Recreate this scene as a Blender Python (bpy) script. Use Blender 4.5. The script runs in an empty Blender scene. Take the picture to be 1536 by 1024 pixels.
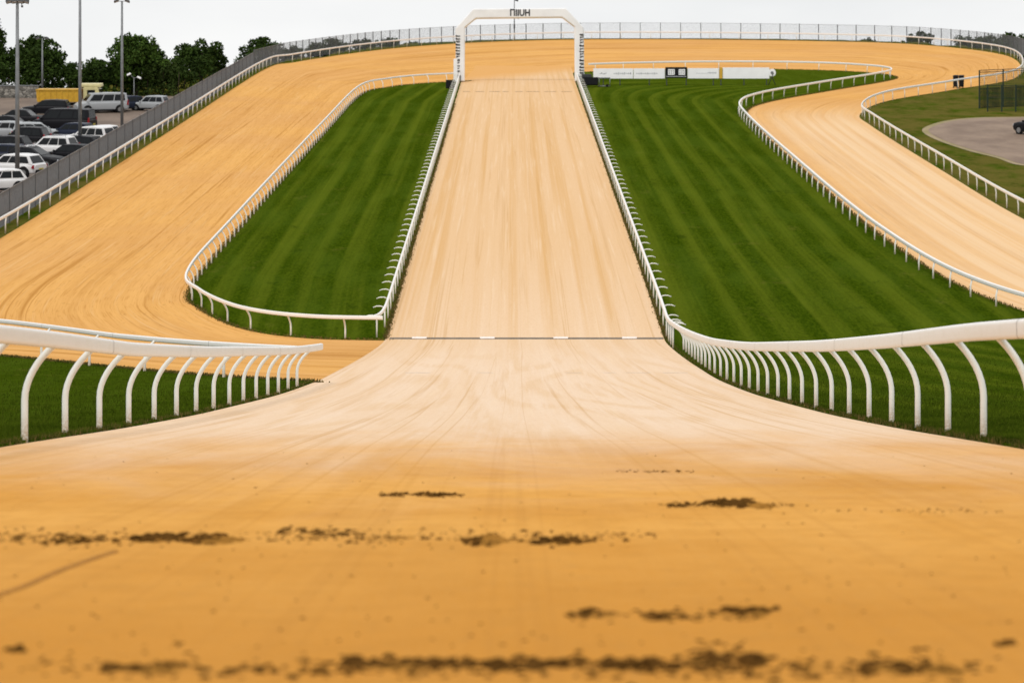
import bpy, math, random
import numpy as np
from mathutils import Vector, Matrix

S = bpy.context.scene
COL = S.collection
F = 5000.0            # focal length in photo pixels (1536 wide)
CZ = 1.15             # camera height
PI = math.pi
def R(a): return math.radians(a)

# ------------------------------------------------------------------ terrain
KN = [(-400, -1.05), (0, -1.06), (10, -1.11), (25, -1.17), (37, -1.225), (50, -1.325), (62, -1.37), (77, -1.36), (95, -1.23),
      (110, -.98), (125, -.69), (140, -.33), (146, -.15), (150, .05), (153.5, .50), (157, .98), (162, 1.63), (700, 71.46)]
KX = np.array([k[0] for k in KN], float); KZ = np.array([k[1] for k in KN], float)
_h = np.diff(KX); _d = np.diff(KZ) / _h
_m = np.zeros(len(KX)); _m[0] = _d[0]; _m[-1] = _d[-1]
for _i in range(1, len(KX) - 1):
    if _d[_i-1] * _d[_i] > 0:
        w1 = 2 * _h[_i] + _h[_i-1]; w2 = _h[_i] + 2 * _h[_i-1]
        _m[_i] = (w1 + w2) / (w1 / _d[_i-1] + w2 / _d[_i])
_m[-2] = _d[-1]
def prof(y):
    y = np.clip(np.asarray(y, float), KX[0], KX[-1])
    i = np.clip(np.searchsorted(KX, y) - 1, 0, len(_h) - 1)
    t = (y - KX[i]) / _h[i]
    return ((1+2*t)*(1-t)**2*KZ[i] + t*(1-t)**2*_h[i]*_m[i] + t*t*(3-2*t)*KZ[i+1] + t*t*(t-1)*_h[i]*_m[i+1])
CRX = [-400, -54, -38, -33, -29, -22.5, -15, -5, 8, 32, 49, 60, 67.5, 69, 400]; CRY = [345, 352, 405, 416, 430, 459, 480, 493, 499, 499, 493, 484, 462, 440, 430]
def Zt(x, y):
    x = np.asarray(x, float); y = np.asarray(y, float)
    yc = np.interp(x, CRX, CRY)
    return prof(np.minimum(y, yc)) - np.maximum(0, y - yc) * .07 + CZ
def zt(x, y): return float(Zt(x, y))
def gp(px, py, lift=0.0):
    """ground point seen at a photo pixel"""
    lo, hi = 6.0, 497.0
    for _ in range(60):
        mid = (lo + hi) / 2
        if 512 - F * (float(prof(mid))+lift) / mid > py: lo = mid
        else: hi = mid
    return ((px - 768) * lo / F, lo)

# ------------------------------------------------------------------ mesh helpers
class MB:
    def __init__(s): s.v = []; s.f = []; s.m = []; s.sm = []
    def add(s, vs, fs, mi=0, smooth=False):
        b = len(s.v); s.v.extend([tuple(v) for v in vs])
        for f in fs: s.f.append([b + i for i in f]); s.m.append(mi); s.sm.append(smooth)
        return s
    def box(s, c, d, mi=0, rz=0.0, taper=1.0):
        x, y, z = d[0]/2, d[1]/2, d[2]/2; ca, sa = math.cos(rz), math.sin(rz); vs = []
        for k, zz in ((1, -z), (taper, z)):
            for a, b in ((-x, -y), (x, -y), (x, y), (-x, y)):
                a *= k; b *= k
                vs.append((c[0] + a*ca - b*sa, c[1] + a*sa + b*ca, c[2] + zz))
        return s.add(vs, [(3,2,1,0), (4,5,6,7), (0,1,5,4), (1,2,6,5), (2,3,7,6), (3,0,4,7)], mi)
    def tube(s, pts, rad, n=8, mi=0, smooth=True, caps=True):
        P = [Vector(p) for p in pts]
        if not hasattr(rad, '__len__'): rad = [rad] * len(P)
        vs = []; prev = None
        for i, p in enumerate(P):
            t = (P[min(i+1, len(P)-1)] - P[max(i-1, 0)]).normalized()
            if prev is None:
                a = Vector((0,0,1)) if abs(t.z) < .9 else Vector((1,0,0))
                u = t.cross(a).normalized()
            else: u = (prev - t * prev.dot(t)).normalized()
            prev = u; w = t.cross(u)
            for k in range(n):
                an = 2*PI*k/n
                vs.append(p + (u*math.cos(an) + w*math.sin(an)) * rad[i])
        fs = [(i*n+k, i*n+(k+1)%n, (i+1)*n+(k+1)%n, (i+1)*n+k) for i in range(len(P)-1) for k in range(n)]
        s.add(vs, fs, mi, smooth)
        if caps:
            b = len(s.v) - len(vs)
            s.f.append([b+k for k in range(n)][::-1]); s.m.append(mi); s.sm.append(False)
            s.f.append([b+(len(P)-1)*n+k for k in range(n)]); s.m.append(mi); s.sm.append(False)
        return s
    def cyl(s, c, r, h, axis='z', n=16, mi=0, r2=None):
        a = {'x': (1,0,0), 'y': (0,1,0), 'z': (0,0,1)}[axis]
        c = Vector(c); a = Vector(a) * h / 2
        return s.tube([c - a, c + a], [r, r if r2 is None else r2], n, mi)
    def prism(s, poly, axis, a, b, mi=0):
        """poly of 2-D points extruded along an axis from a to b"""
        n = len(poly)
        def P(p, t):
            if axis == 'y': return (p[0], t, p[1])
            if axis == 'x': return (t, p[0], p[1])
            return (p[0], p[1], t)
        vs = [P(p, a) for p in poly] + [P(p, b) for p in poly]
        fs = [list(range(n)), list(range(2*n-1, n-1, -1))] + [(i, n+i, n+(i+1) % n, (i+1) % n) for i in range(n)]
        return s.add(vs, fs, mi)
    def build(s, name, mats, parent=None, bevel=0, recalc=True, seg=2):
        me = bpy.data.meshes.new(name)
        me.from_pydata(s.v, [], s.f)
        if not isinstance(mats, (list, tuple)): mats = [mats]
        for m in mats: me.materials.append(m)
        me.polygons.foreach_set('material_index', s.m)
        me.polygons.foreach_set('use_smooth', s.sm)
        if recalc:
            import bmesh
            bm = bmesh.new(); bm.from_mesh(me)
            bmesh.ops.recalc_face_normals(bm, faces=bm.faces)
            bm.to_mesh(me); bm.free()
        me.update()
        o = bpy.data.objects.new(name, me); COL.objects.link(o)
        if parent is not None: o.parent = parent
        if bevel:
            md = o.modifiers.new('bevel', 'BEVEL'); md.width = bevel; md.segments = seg; md.limit_method = 'ANGLE'; md.angle_limit = R(30)
        return o
def tag(o, label=None, cat=None, group=None, kind=None):
    for k, v in (('label', label), ('category', cat), ('group', group), ('kind', kind)):
        if v: o[k] = v
    return o
def empty(name, loc, rz=0, rx=0, ry=0):
    o = bpy.data.objects.new(name, None); COL.objects.link(o)
    o.location = loc; o.rotation_euler = (rx, ry, rz); o.empty_display_size = .3
    return o
def np_mesh(name, V, Fq, mat, uv=None, smooth=True):
    """V (n,3), Fq (m,k) -> object"""
    me = bpy.data.meshes.new(name); n, k = Fq.shape
    me.vertices.add(len(V)); me.vertices.foreach_set('co', np.asarray(V, np.float32).ravel())
    me.loops.add(n*k); me.loops.foreach_set('vertex_index', Fq.astype(np.int32).ravel())
    me.polygons.add(n); me.polygons.foreach_set('loop_start', np.arange(0, n*k, k, dtype=np.int32))
    me.polygons.foreach_set('use_smooth', np.full(n, smooth))
    if uv is not None:
        l = me.uv_layers.new(name='UVMap'); l.data.foreach_set('uv', np.asarray(uv, np.float32)[Fq.ravel()].ravel())
    me.update(calc_edges=True); me.validate()
    me.materials.append(mat)
    o = bpy.data.objects.new(name, me); COL.objects.link(o)
    return o
def grid(nr, nc):
    r, c = np.meshgrid(np.arange(nr-1), np.arange(nc-1), indexing='ij'); a = (r*nc + c).ravel()
    return np.stack([a, a+1, a+nc+1, a+nc], 1)
def catmull(P, n):
    P = np.asarray(P, float); Q = np.vstack([2*P[0]-P[1], P, 2*P[-1]-P[-2]]); out = []
    for i in range(1, len(Q)-2):
        for t in np.linspace(0, 1, n, endpoint=False):
            p0, p1, p2, p3 = Q[i-1], Q[i], Q[i+1], Q[i+2]
            out.append(.5*((2*p1) + (p2-p0)*t + (2*p0-5*p1+4*p2-p3)*t*t + (3*p1-p0-3*p2+p3)*t**3))
    out.append(P[-1]); return np.array(out)
def arclen(C): return np.concatenate([[0], np.cumsum(np.linalg.norm(np.diff(C, axis=0), axis=1))])

# ------------------------------------------------------------------ material helpers
class NT:
    def __init__(s, name, rough=.8, spec=.3):
        s.mat = bpy.data.materials.new(name); s.mat.use_nodes = True
        s.t = s.mat.node_tree; s.b = s.t.nodes['Principled BSDF']; s.b.inputs['Roughness'].default_value = rough
        s.b.inputs['Specular IOR Level'].default_value = spec
    def n(s, ty, **kw):
        x = s.t.nodes.new(ty)
        for k, v in kw.items(): setattr(x, k, v)
        return x
    def l(s, a, b): s.t.links.new(a, b)
    def coord(s, which='Object'): return s.n('ShaderNodeTexCoord').outputs[which]
    def map(s, v, sc=(1,1,1), loc=(0,0,0)):
        m = s.n('ShaderNodeMapping'); m.inputs['Scale'].default_value = sc; m.inputs['Location'].default_value = loc
        s.l(v, m.inputs['Vector']); return m.outputs[0]
    def noise(s, v, scale=1, det=4, rough=.55, dist=0):
        x = s.n('ShaderNodeTexNoise'); x.inputs['Scale'].default_value = scale; x.inputs['Detail'].default_value = det
        x.inputs['Roughness'].default_value = rough; x.inputs['Distortion'].default_value = dist
        s.l(v, x.inputs['Vector']); return x.outputs['Fac']
    def rng(s, v, a, b, c=0, d=1, smooth=True):
        x = s.n('ShaderNodeMapRange', interpolation_type='SMOOTHSTEP' if smooth else 'LINEAR')
        for i, q in zip(('From Min','From Max','To Min','To Max'), (a,b,c,d)): x.inputs[i].default_value = q
        s.l(v, x.inputs['Value']); return x.outputs[0]
    def math(s, op, a, b=None):
        x = s.n('ShaderNodeMath', operation=op)
        for i, q in enumerate((a, b)):
            if q is None: continue
            if isinstance(q, (int, float)): x.inputs[i].default_value = q
            else: s.l(q, x.inputs[i])
        return x.outputs[0]
    def mix(s, f, a, b, mode='MIX'):
        x = s.n('ShaderNodeMix', data_type='RGBA', blend_type=mode)
        for i, q in ((0, f), (6, a), (7, b)):
            if isinstance(q, (int, float)): x.inputs[i].default_value = q
            elif isinstance(q, tuple): x.inputs[i].default_value = (*q, 1)
            else: s.l(q, x.inputs[i])
        return x.outputs[2]
    def color(s, c):
        if isinstance(c, tuple): s.b.inputs['Base Color'].default_value = (*c, 1)
        else: s.l(c, s.b.inputs['Base Color'])
        return s
    def bump(s, h, strength=.4, dist=.02):
        x = s.n('ShaderNodeBump'); x.inputs['Strength'].default_value = strength; x.inputs['Distance'].default_value = dist
        s.l(h, x.inputs['Height']); s.l(x.outputs[0], s.b.inputs['Normal']); return s
def simple(name, c, rough=.5, spec=.4, metal=0, var=.25, scale=3.0, coat=0):
    k = NT(name, rough, spec); k.b.inputs['Metallic'].default_value = metal
    if coat: k.b.inputs['Coat Weight'].default_value = coat; k.b.inputs['Coat Roughness'].default_value = .05
    nz = k.noise(k.coord(), scale, 5)
    k.color(k.mix(k.rng(nz, .3, .75), c, tuple(x*(1-var) for x in c)))
    return k.mat

ORANGE = (.65, .355, .13); ORANGE_D = (.50, .235, .058); PALE = (.765, .60, .455); TAN = (.655, .41, .195)
def sand_common(k, uv, cola, colb, grain=True):
    st1 = k.noise(k.map(uv, (.9, .010, 1)), 1, 4, .6, .4)
    st2 = k.noise(k.map(uv, (4.5, .05, 1)), 1, 3, .6, .3)
    st3 = k.noise(k.map(uv, (16, .25, 1)), 1, 2, .6, .2)
    a = k.math('ADD', k.math('MULTIPLY', st1, .55), k.math('ADD', k.math('MULTIPLY', st2, .3), k.math('MULTIPLY', st3, .15)))
    return st1, st2, st3, k.rng(a, .36, .66)
def sand_bump(k, st2, st3, s=.35):
    g = k.coord('Object')
    f1 = k.noise(g, 9, 6, .65); f2 = k.noise(g, 55, 3, .6)
    h = k.math('ADD', k.math('MULTIPLY', f1, .7), k.math('ADD', k.math('MULTIPLY', f2, .22), k.math('MULTIPLY', st3, .6)))
    k.bump(h, s, .03)
    return f1, f2
def m_straight():
    k = NT('pale_sand', .95, 0); uv = k.coord('UV')
    st1, st2, st3, st = sand_common(k, uv, None, None)
    sep = k.n('ShaderNodeSeparateXYZ'); k.l(uv, sep.inputs[0]); u, v = sep.outputs[0], sep.outputs[1]
    f1, f2 = sand_bump(k, st2, st3)
    big = k.noise(k.coord(), .22, 4, .6)
    # wheel and harrow lanes running up the hill
    lane = k.noise(k.map(uv, (1.05, .0028, 1), (3.3, 0, 0)), 1, 4, .6, .15)
    lanes = k.math('MULTIPLY', k.rng(lane, .47, .66), k.rng(v, 110, 190))
    tan_f = k.rng(v, 105, 200, .08, .70)
    c = k.mix(tan_f, PALE, TAN)
    c = k.mix(k.math('MULTIPLY', st, .36), c, TAN)
    # loops left by the harrow where it turns at the junction
    sm = k.noise(k.map(uv, (.24, .013, 1), (1.7, .4, 0)), 1, 1.0, .4, .12)
    ring = k.math('SINE', k.math('MULTIPLY', sm, 62))
    loop = k.math('MULTIPLY', k.rng(ring, -.2, 1.0), k.math('MULTIPLY', k.rng(v, 150, 105), k.rng(st2, .30, .62)))
    c = k.mix(k.math('MULTIPLY', loop, .33), c, (.62, .39, .19))
    c = k.mix(k.math('MULTIPLY', lanes, .66), c, (.60, .345, .13))
    ln = k.math('ABSOLUTE', k.math('SUBTRACT', k.noise(k.map(uv, (1.3, .003, 1), (2, 9, 0)), 1, 3, .6, .1), .5))
    c = k.mix(k.math('MULTIPLY', k.math('MULTIPLY', k.rng(ln, .018, .0), k.rng(st1, .35, .6)), .42), c, (.52, .30, .12))
    # paler windrow edges
    c = k.mix(k.math('MULTIPLY', k.rng(st2, .52, .72), .22), c, (.84, .70, .54))
    # moist golden sand at the near end, with tongues following the traffic
    wob = k.math('MULTIPLY', k.math('SUBTRACT', k.noise(k.map(uv, (.42, .10, 1)), 1, 5, .65, .9), .5), 26)
    near = k.rng(k.math('ADD', v, wob), 52, 20)
    gold = k.mix(k.rng(big, .35, .7), (.68, .34, .080), (.57, .26, .050))
    gold = k.mix(k.math('MULTIPLY', st, .22), gold, (.72, .42, .14)); gold = k.mix(k.math('MULTIPLY', loop, .22), gold, (.48, .22, .045))
    gold = k.mix(k.rng(v, 21, 10, 0, .8), gold, (.50, .215, .036))
    mot = k.noise(k.coord(), 3.2, 5, .7)
    gold = k.mix(k.math('MULTIPLY', k.rng(mot, .42, .68), .38), gold, (.46, .21, .042)); gold = k.mix(k.math('MULTIPLY', k.rng(f2, .5, .75), .28), gold, (.78, .48, .18))
    gold = k.mix(k.math('MULTIPLY', k.rng(ln, .022, 0), .17), gold, (.44, .20, .045))
    c = k.mix(near, c, gold)
    # far end sweeps into the orange bend
    far = k.math('ADD', k.math('ADD', v, k.math('MULTIPLY', u, -2.1)), k.math('MULTIPLY', k.math('SUBTRACT', big, .5), 10))
    c = k.mix(k.rng(far, 374, 396), c, ORANGE)
    # crumbs and grain
    c = k.mix(k.math('MULTIPLY', k.rng(f1, .52, .72), .34), c, (.42, .22, .065))
    c = k.mix(k.math('MULTIPLY', k.rng(f2, .55, .8), .16), c, (.30, .15, .05))
    k.color(c); return k.mat
def m_orange():
    k = NT('orange_sand', .95, 0); uv = k.coord('UV')
    st1, st2, st3, st = sand_common(k, uv, None, None)
    f1, f2 = sand_bump(k, st2, st3)
    sep = k.n('ShaderNodeSeparateXYZ'); k.l(uv, sep.inputs[0]); v = sep.outputs[1]
    pos = k.n('ShaderNodeSeparateXYZ'); k.l(k.coord(), pos.inputs[0]); X, Y = pos.outputs[0], pos.outputs[1]
    big = k.noise(k.coord(), .06, 4, .6)
    c = k.mix(k.rng(big, .35, .65), ORANGE, (.70, .385, .125))
    c = k.mix(k.math('MULTIPLY', st, .5), c, ORANGE_D)
    c = k.mix(k.math('MULTIPLY', k.rng(st2, .53, .72), .38), c, (.76, .50, .24))
    c = k.mix(k.math('MULTIPLY', k.rng(st3, .54, .66), .34), c, (.42, .185, .036))
    # crisp harrow and tyre lines following the track
    ln = k.math('ABSOLUTE', k.math('SUBTRACT', k.noise(k.map(uv, (.75, .0035, 1), (2, 9, 0)), 1, 2.5, .55, .1), .5))
    brk = k.rng(k.noise(k.map(uv, (.3, .03, 1)), 1, 3), .38, .6)
    c = k.mix(k.math('MULTIPLY', k.math('MULTIPLY', k.rng(ln, .020, .0), brk), .72), c, (.40, .175, .035))
    # hoof marks
    hv = k.n('ShaderNodeTexVoronoi', feature='F1'); hv.inputs['Scale'].default_value = 1.0; k.l(k.map(k.coord(), (1.5, .55, 0)), hv.inputs['Vector'])
    c = k.mix(k.math('MULTIPLY', k.math('MULTIPLY', k.rng(hv.outputs['Distance'], .17, .08), k.rng(big, .45, .6)), .40), c, (.42, .21, .06))
    # the right-hand chute is raked with paler sand
    pale = k.math('MULTIPLY', k.rng(X, 18, 26), k.rng(k.math('ADD', Y, k.math('MULTIPLY', X, -.3)), 330, 285))
    lane = k.rng(k.noise(k.map(uv, (.8, .006, 1), (7, 0, 0)), 1, 5, .65, .3), .38, .66)
    c = k.mix(k.math('MULTIPLY', pale, k.math('SUBTRACT', .85, k.math('MULTIPLY', lane, .42))), c, (.74, .54, .34))
    c = k.mix(k.math('MULTIPLY', k.rng(f1, .56, .74), .2), c, (.40, .19, .05))
    k.color(c); return k.mat
def m_turf(name, stripes=True, dull=0.0, per=.48, ang=0.0):
    k = NT(name, 1.0, 0); g = k.coord()
    sep = k.n('ShaderNodeSeparateXYZ'); k.l(k.coord('UV'), sep.inputs[0]); u = sep.outputs[0]
    f = k.noise(k.map(g, (7, 1.2, 7)), 1, 5, .7); fine = k.noise(k.map(g, (40, 9, 40)), 1, 3, .7)
    big = k.noise(k.map(g, (.5, .035, .5)), 1, 4, .6)
    c = k.mix(k.rng(f, .3, .7), (.020, .040, .0012), (.052, .082, .0030))
    c = k.mix(k.math('MULTIPLY', k.rng(big, .4, .65), .5), c, (.060, .096, .007))
    if stripes:
        wob = k.math('MULTIPLY', k.noise(k.map(g, (.15, .03, .1)), 1, 3), 1.6)
        s = k.math('SINE', k.math('MULTIPLY', k.math('ADD', u, wob), 2*PI*per))
        n2 = k.noise(k.map(k.coord('UV'), (1.6, .008, 1)), 1, 3, .6)
        sv = k.math('ADD', k.math('MULTIPLY', s, .5), k.math('MULTIPLY', k.math('SUBTRACT', n2, .5), 3.2))
        c = k.mix(k.math('MULTIPLY', k.rng(sv, -.6, 1.1), .52), c, (.122, .152, .011))
    else:
        n2 = k.noise(k.map(g, (.35, 1.0, .3)), 1, 4, .65)
        c = k.mix(k.math('MULTIPLY', k.rng(n2, .4, .7), .45), c, (.072, .102, .009))
    if dull: c = k.mix(k.math('MULTIPLY', k.rng(k.noise(k.map(g, (.5, .22, .5)), .7, 5, .7), .32, .60), dull), c, (.140, .108, .028))
    wn = k.noise(k.map(g, (.55, .16, .5)), 1, 6, .72)
    c = k.mix(k.math('MULTIPLY', k.rng(wn, .58, .74), .38), c, (.135, .130, .022))
    c = k.mix(k.math('MULTIPLY', k.rng(wn, .42, .28), .45), c, (.014, .030, .002))
    c = k.mix(k.math('MULTIPLY', k.rng(fine, .5, .8), .35), c, (.012, .024, .003))
    k.color(c); k.bump(k.math('ADD', f, fine), .6, .05); return k.mat

M = {}
M['straight'] = m_straight(); M['orange'] = m_orange()
M['turf'] = m_turf('infield_turf', True); M['turf_near'] = m_turf('verge_turf', False)
M['ground'] = m_turf('rough_grass', False, .75)
def m_white(name, c=(.80, .79, .74), dirt=.8):
    k = NT(name, .42, .4); g = k.coord()
    n1 = k.noise(k.map(g, (2, 2, 6)), 1.5, 6, .65); n2 = k.noise(g, 30, 4, .7)
    sep = k.n('ShaderNodeSeparateXYZ'); k.l(g, sep.inputs[0])
    low = k.math('MULTIPLY', k.rng(sep.outputs[2], .42, .0), dirt)
    cc = k.mix(k.math('MULTIPLY', k.rng(n1, .45, .75), .22), c, (.62, .58, .47))
    cc = k.mix(k.math('MULTIPLY', low, k.rng(n2, .30, .6)), cc, (.42, .27, .12))
    cc = k.mix(k.math('MULTIPLY', k.rng(n2, .62, .74), .35), cc, (.38, .33, .25))
    k.color(cc); return k.mat
M['post'] = m_white('white_plastic_post'); M['rail'] = m_white('white_plastic_rail', (.82, .80, .77), 0)
M['joint'] = simple('rail_joint', (.35, .33, .30), .6)
M['arch'] = simple('arch_fabric', (.84, .85, .86), .55, .3, var=.10, scale=.6)
M['black'] = simple('black_plastic', (.010, .010, .012), .6, .12)
M['dark'] = simple('dark_grey_paint', (.03, .032, .036), .5, .4)
M['galv'] = simple('galvanised_steel', (.20, .21, .22), .5, .5, .3, .3, 2)
M['galvd'] = simple('weathered_steel_post', (.085, .09, .095), .55, .4, .2, .3, 2)
M['wire'] = simple('fence_wire', (.19, .195, .205), .5, .4, .3)
M['wire_green'] = simple('green_coated_wire', (.012, .028, .018), .6, .3)
M['net'] = simple('dark_green_netting', (.010, .018, .013), .9, .1)
M['board'] = simple('white_board', (.88, .88, .90), .4, .4, var=.08, scale=1)
M['yellow'] = simple('yellow_paint', (.66, .38, .035), .45, .4, var=.22)
M['cream'] = simple('cream_paint', (.62, .55, .27), .45, .4, var=.2)
M['text'] = simple('grey_print', (.03, .03, .035), .6)
M['faint'] = simple('faded_print', (.50, .51, .54), .6)
M['tarmac'] = None
def m_tarmac(name, a, b):
    k = NT(name, .85, .25); g = k.coord()
    n1 = k.noise(k.map(g, (.3, .12, .3)), 1, 5, .65); n2 = k.noise(g, 14, 4, .7)
    c = k.mix(k.rng(n1, .35, .68), a, b); c = k.mix(k.math('MULTIPLY', k.rng(n2, .5, .75), .3), c, tuple(x*.5 for x in a))
    k.color(c); k.bump(n2, .3, .02); return k.mat
M['tarmac'] = m_tarmac('car_park_tarmac', (.135, .100, .078), (.20, .150, .115))
M['hard'] = m_tarmac('gravel_hardstanding', (.185, .128, .092), (.27, .195, .14))
M['earth'] = m_tarmac('damp_earth', (.16, .085, .026), (.25, .14, .045))
M['clod'] = simple('damp_soil', (.135, .062, .014), .95, 0, var=.75, scale=9)
M['kerbdust'] = m_tarmac('dusty_verge', (.33, .25, .15), (.24, .20, .08))

# ------------------------------------------------------------------ world, sun, camera
W = bpy.data.worlds.new('World'); S.world = W; W.use_nodes = True
wt = W.node_tree; bg = wt.nodes['Background']
SUN_EL, SUN_AZ = R(52), R(200)
sky = wt.nodes.new('ShaderNodeTexSky'); sky.sky_type = 'NISHITA'; sky.sun_disc = False
sky.sun_elevation = SUN_EL; sky.sun_rotation = SUN_AZ; sky.dust_density = 4
tc = wt.nodes.new('ShaderNodeTexCoord'); mp = wt.nodes.new('ShaderNodeMapping'); mp.inputs['Scale'].default_value = (7, 7, 22)
wt.links.new(tc.outputs['Generated'], mp.inputs['Vector'])
nz = wt.nodes.new('ShaderNodeTexNoise'); nz.inputs['Scale'].default_value = 1.0; nz.inputs['Detail'].default_value = 5
wt.links.new(mp.outputs[0], nz.inputs['Vector'])
cr = wt.nodes.new('ShaderNodeMapRange'); cr.inputs[1].default_value = .3; cr.inputs[2].default_value = .62
wt.links.new(nz.outputs['Fac'], cr.inputs[0])
cl = wt.nodes.new('ShaderNodeMix'); cl.data_type = 'RGBA'
cl.inputs[6].default_value = (8.3, 8.4, 8.45, 1); cl.inputs[7].default_value = (9.5, 9.5, 9.45, 1)
wt.links.new(cr.outputs[0], cl.inputs[0])
mx = wt.nodes.new('ShaderNodeMix'); mx.data_type = 'RGBA'; mx.inputs[0].default_value = .93
wt.links.new(sky.outputs[0], mx.inputs[6]); wt.links.new(cl.outputs[2], mx.inputs[7])
wt.links.new(mx.outputs[2], bg.inputs['Color']); bg.inputs['Strength'].default_value = .1

sl = bpy.data.lights.new('sun', 'SUN'); sl.energy = 1.4; sl.angle = R(16); sl.color = (1, .96, .90)
so = bpy.data.objects.new('sun', sl); COL.objects.link(so)
# rotate so the light comes from azimuth SUN_AZ (clockwise from +Y) at elevation SUN_EL
dv = Vector((math.sin(SUN_AZ)*math.cos(SUN_EL), math.cos(SUN_AZ)*math.cos(SUN_EL), math.sin(SUN_EL)))
so.rotation_euler = (-dv).to_track_quat('-Z', 'Y').to_euler()

cam = bpy.data.cameras.new('camera'); co = bpy.data.objects.new('camera', cam); COL.objects.link(co)
co.location = (0, 0, CZ); co.rotation_euler = (PI/2, 0, 0)
cam.sensor_width = 36; cam.lens = F / 1536 * 36; cam.clip_end = 6000; cam.clip_start = .5
cam.dof.use_dof = True; cam.dof.focus_distance = 75; cam.dof.aperture_fstop = 3.3; cam.dof.aperture_blades = 9
S.camera = co
S.view_settings.view_transform = 'Standard'; S.view_settings.look = 'None'; S.view_settings.exposure = 0.08
S.render.engine = 'CYCLES'; S.cycles.use_denoising = True; S.cycles.max_bounces = 6; S.cycles.transparent_max_bounces = 12

# ------------------------------------------------------------------ ground and tracks
XS = np.unique(np.concatenate([np.linspace(-2500, -120, 14), np.linspace(-120, 140, 66), np.linspace(140, 2500, 14), np.array(CRX, float)]))
YS = np.unique(np.concatenate([np.linspace(-400, 0, 6), np.arange(0, 20, 4.), np.arange(20, 172, 1.), np.arange(172, 352, 6.), np.arange(352, 512, 2.), np.linspace(520, 3000, 16)]))
gx, gy = np.meshgrid(XS, YS)
V = np.stack([gx.ravel(), gy.ravel(), Zt(gx, gy).ravel()], 1)
tag(np_mesh('ground', V, grid(len(YS), len(XS)), M['ground'], V[:, :2]), kind='structure')

IN = [(-5.4,149.4), (-8.8,150.4), (-12.3,153.6), (-15.0,160.8), (-16.4,170), (-16.5,200), (-16.2,288), (-15.7,346), (-13.2,361), (-9.5,369), (-4.5,374),
      (1,382), (8,393.5), (19,400), (30,401), (38,397.5), (43,390), (44,381), (41,371), (33,352), (25.6,333), (22.4,318), (21.6,297), (21.5,250), (21.9,193), (24,163), (30,148.5), (41,140)]
OUT = [(-5.4,95), (-11,106), (-19.5,127.5), (-28,142), (-31,166), (-30,200), (-29.8,290), (-29.8,400), (-27.3,420), (-21,447), (-14,467),
       (-4,483), (10,493), (29.5,492.5), (47,485.5), (57,476), (64,452), (64.3,425), (57.5,381), (47,356), (37.6,335), (32.8,314), (32,296), (31.8,250), (32,205), (34.5,168), (44,150), (57,143)]
NS = 14
Ic, Oc = catmull(IN, NS), catmull(OUT, NS)
T = np.linspace(0, 1, 25)
P2 = Ic[:, None, :]*(1-T)[None, :, None] + Oc[:, None, :]*T[None, :, None]
mid = arclen((Ic+Oc)/2)
uv = np.stack([np.broadcast_to(T*14, P2.shape[:2]), np.broadcast_to(mid[:, None], P2.shape[:2])], -1).reshape(-1, 2)
V = np.concatenate([P2.reshape(-1, 2), (Zt(P2[..., 0], P2[..., 1]) + .03).reshape(-1, 1)], 1)
tag(np_mesh('sand_track', V, grid(len(Ic), 25), M['orange'], uv), kind='structure')

def xl(y): return np.interp(y, [0, 40, 150, 372, 400], [-5.62, -5.62, -5.7, -5.7, -4.6])
def xr(y): return np.interp(y, [0, 40, 104, 150, 372, 400], [5.5, 5.5, 6.15, 6.85, 7.05, 7.2])
yy = np.concatenate([np.arange(2, 20, 1.), np.arange(20, 172, 1.), np.arange(172, 392, 2.), np.arange(392, 411, 2.)])
T = np.linspace(0, 1, 41)
PX = xl(yy)[:, None]*(1-T) + xr(yy)[:, None]*T; PY = np.broadcast_to(yy[:, None], PX.shape)
near_far = np.interp(yy, [340, 408], [.06, .036])[:, None]
V = np.stack([PX.ravel(), PY.ravel(), (Zt(PX, PY) + near_far).ravel()], 1)
tag(np_mesh('sand_straight', V, grid(len(yy), 41), M['straight'], np.stack([PX.ravel(), PY.ravel()], 1)), kind='structure')

def sheet(name, ys, fl, fr, mat, nc=24, lift=.08, pw=1.0, skirt=True, uvf=None, kind='structure'):
    t = np.linspace(0, 1, nc)**pw
    a, b = fl(ys), fr(ys)
    px = a[:, None]*(1-t) + b[:, None]*t; py = np.broadcast_to(ys[:, None], px.shape)
    z = Zt(px, py) + lift
    V = np.stack([px.ravel(), py.ravel(), z.ravel()], 1); Fq = grid(len(ys), nc); n = len(V)
    U = V[:, :2] if uvf is None else uvf(px, py)
    if skirt:
        ring = np.concatenate([np.arange(nc), np.arange(1, len(ys))*nc + nc-1, (len(ys)-1)*nc + np.arange(nc-2, -1, -1), np.arange(len(ys)-2, 0, -1)*nc])
        V2 = V[ring].copy(); V2[:, 2] -= lift + .1
        V = np.vstack([V, V2]); U = np.vstack([U, U[ring]]); m = len(ring); i = np.arange(m); j = (i+1) % m
        Fq = np.vstack([Fq, np.stack([ring[i], n+i, n+j, ring[j]], 1)])
    return tag(np_mesh(name, V, Fq, mat, U), kind=kind)
rng = np.random.default_rng(5)
def wig(ys, a=.10, sc=1.3, seed=0):
    r = np.random.default_rng(seed); ph = r.uniform(0, 6.28, 8); fr = r.uniform(.5, 4, 8)/sc
    return a*sum(np.sin(ys*f + p) for f, p in zip(fr, ph))/3
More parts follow.
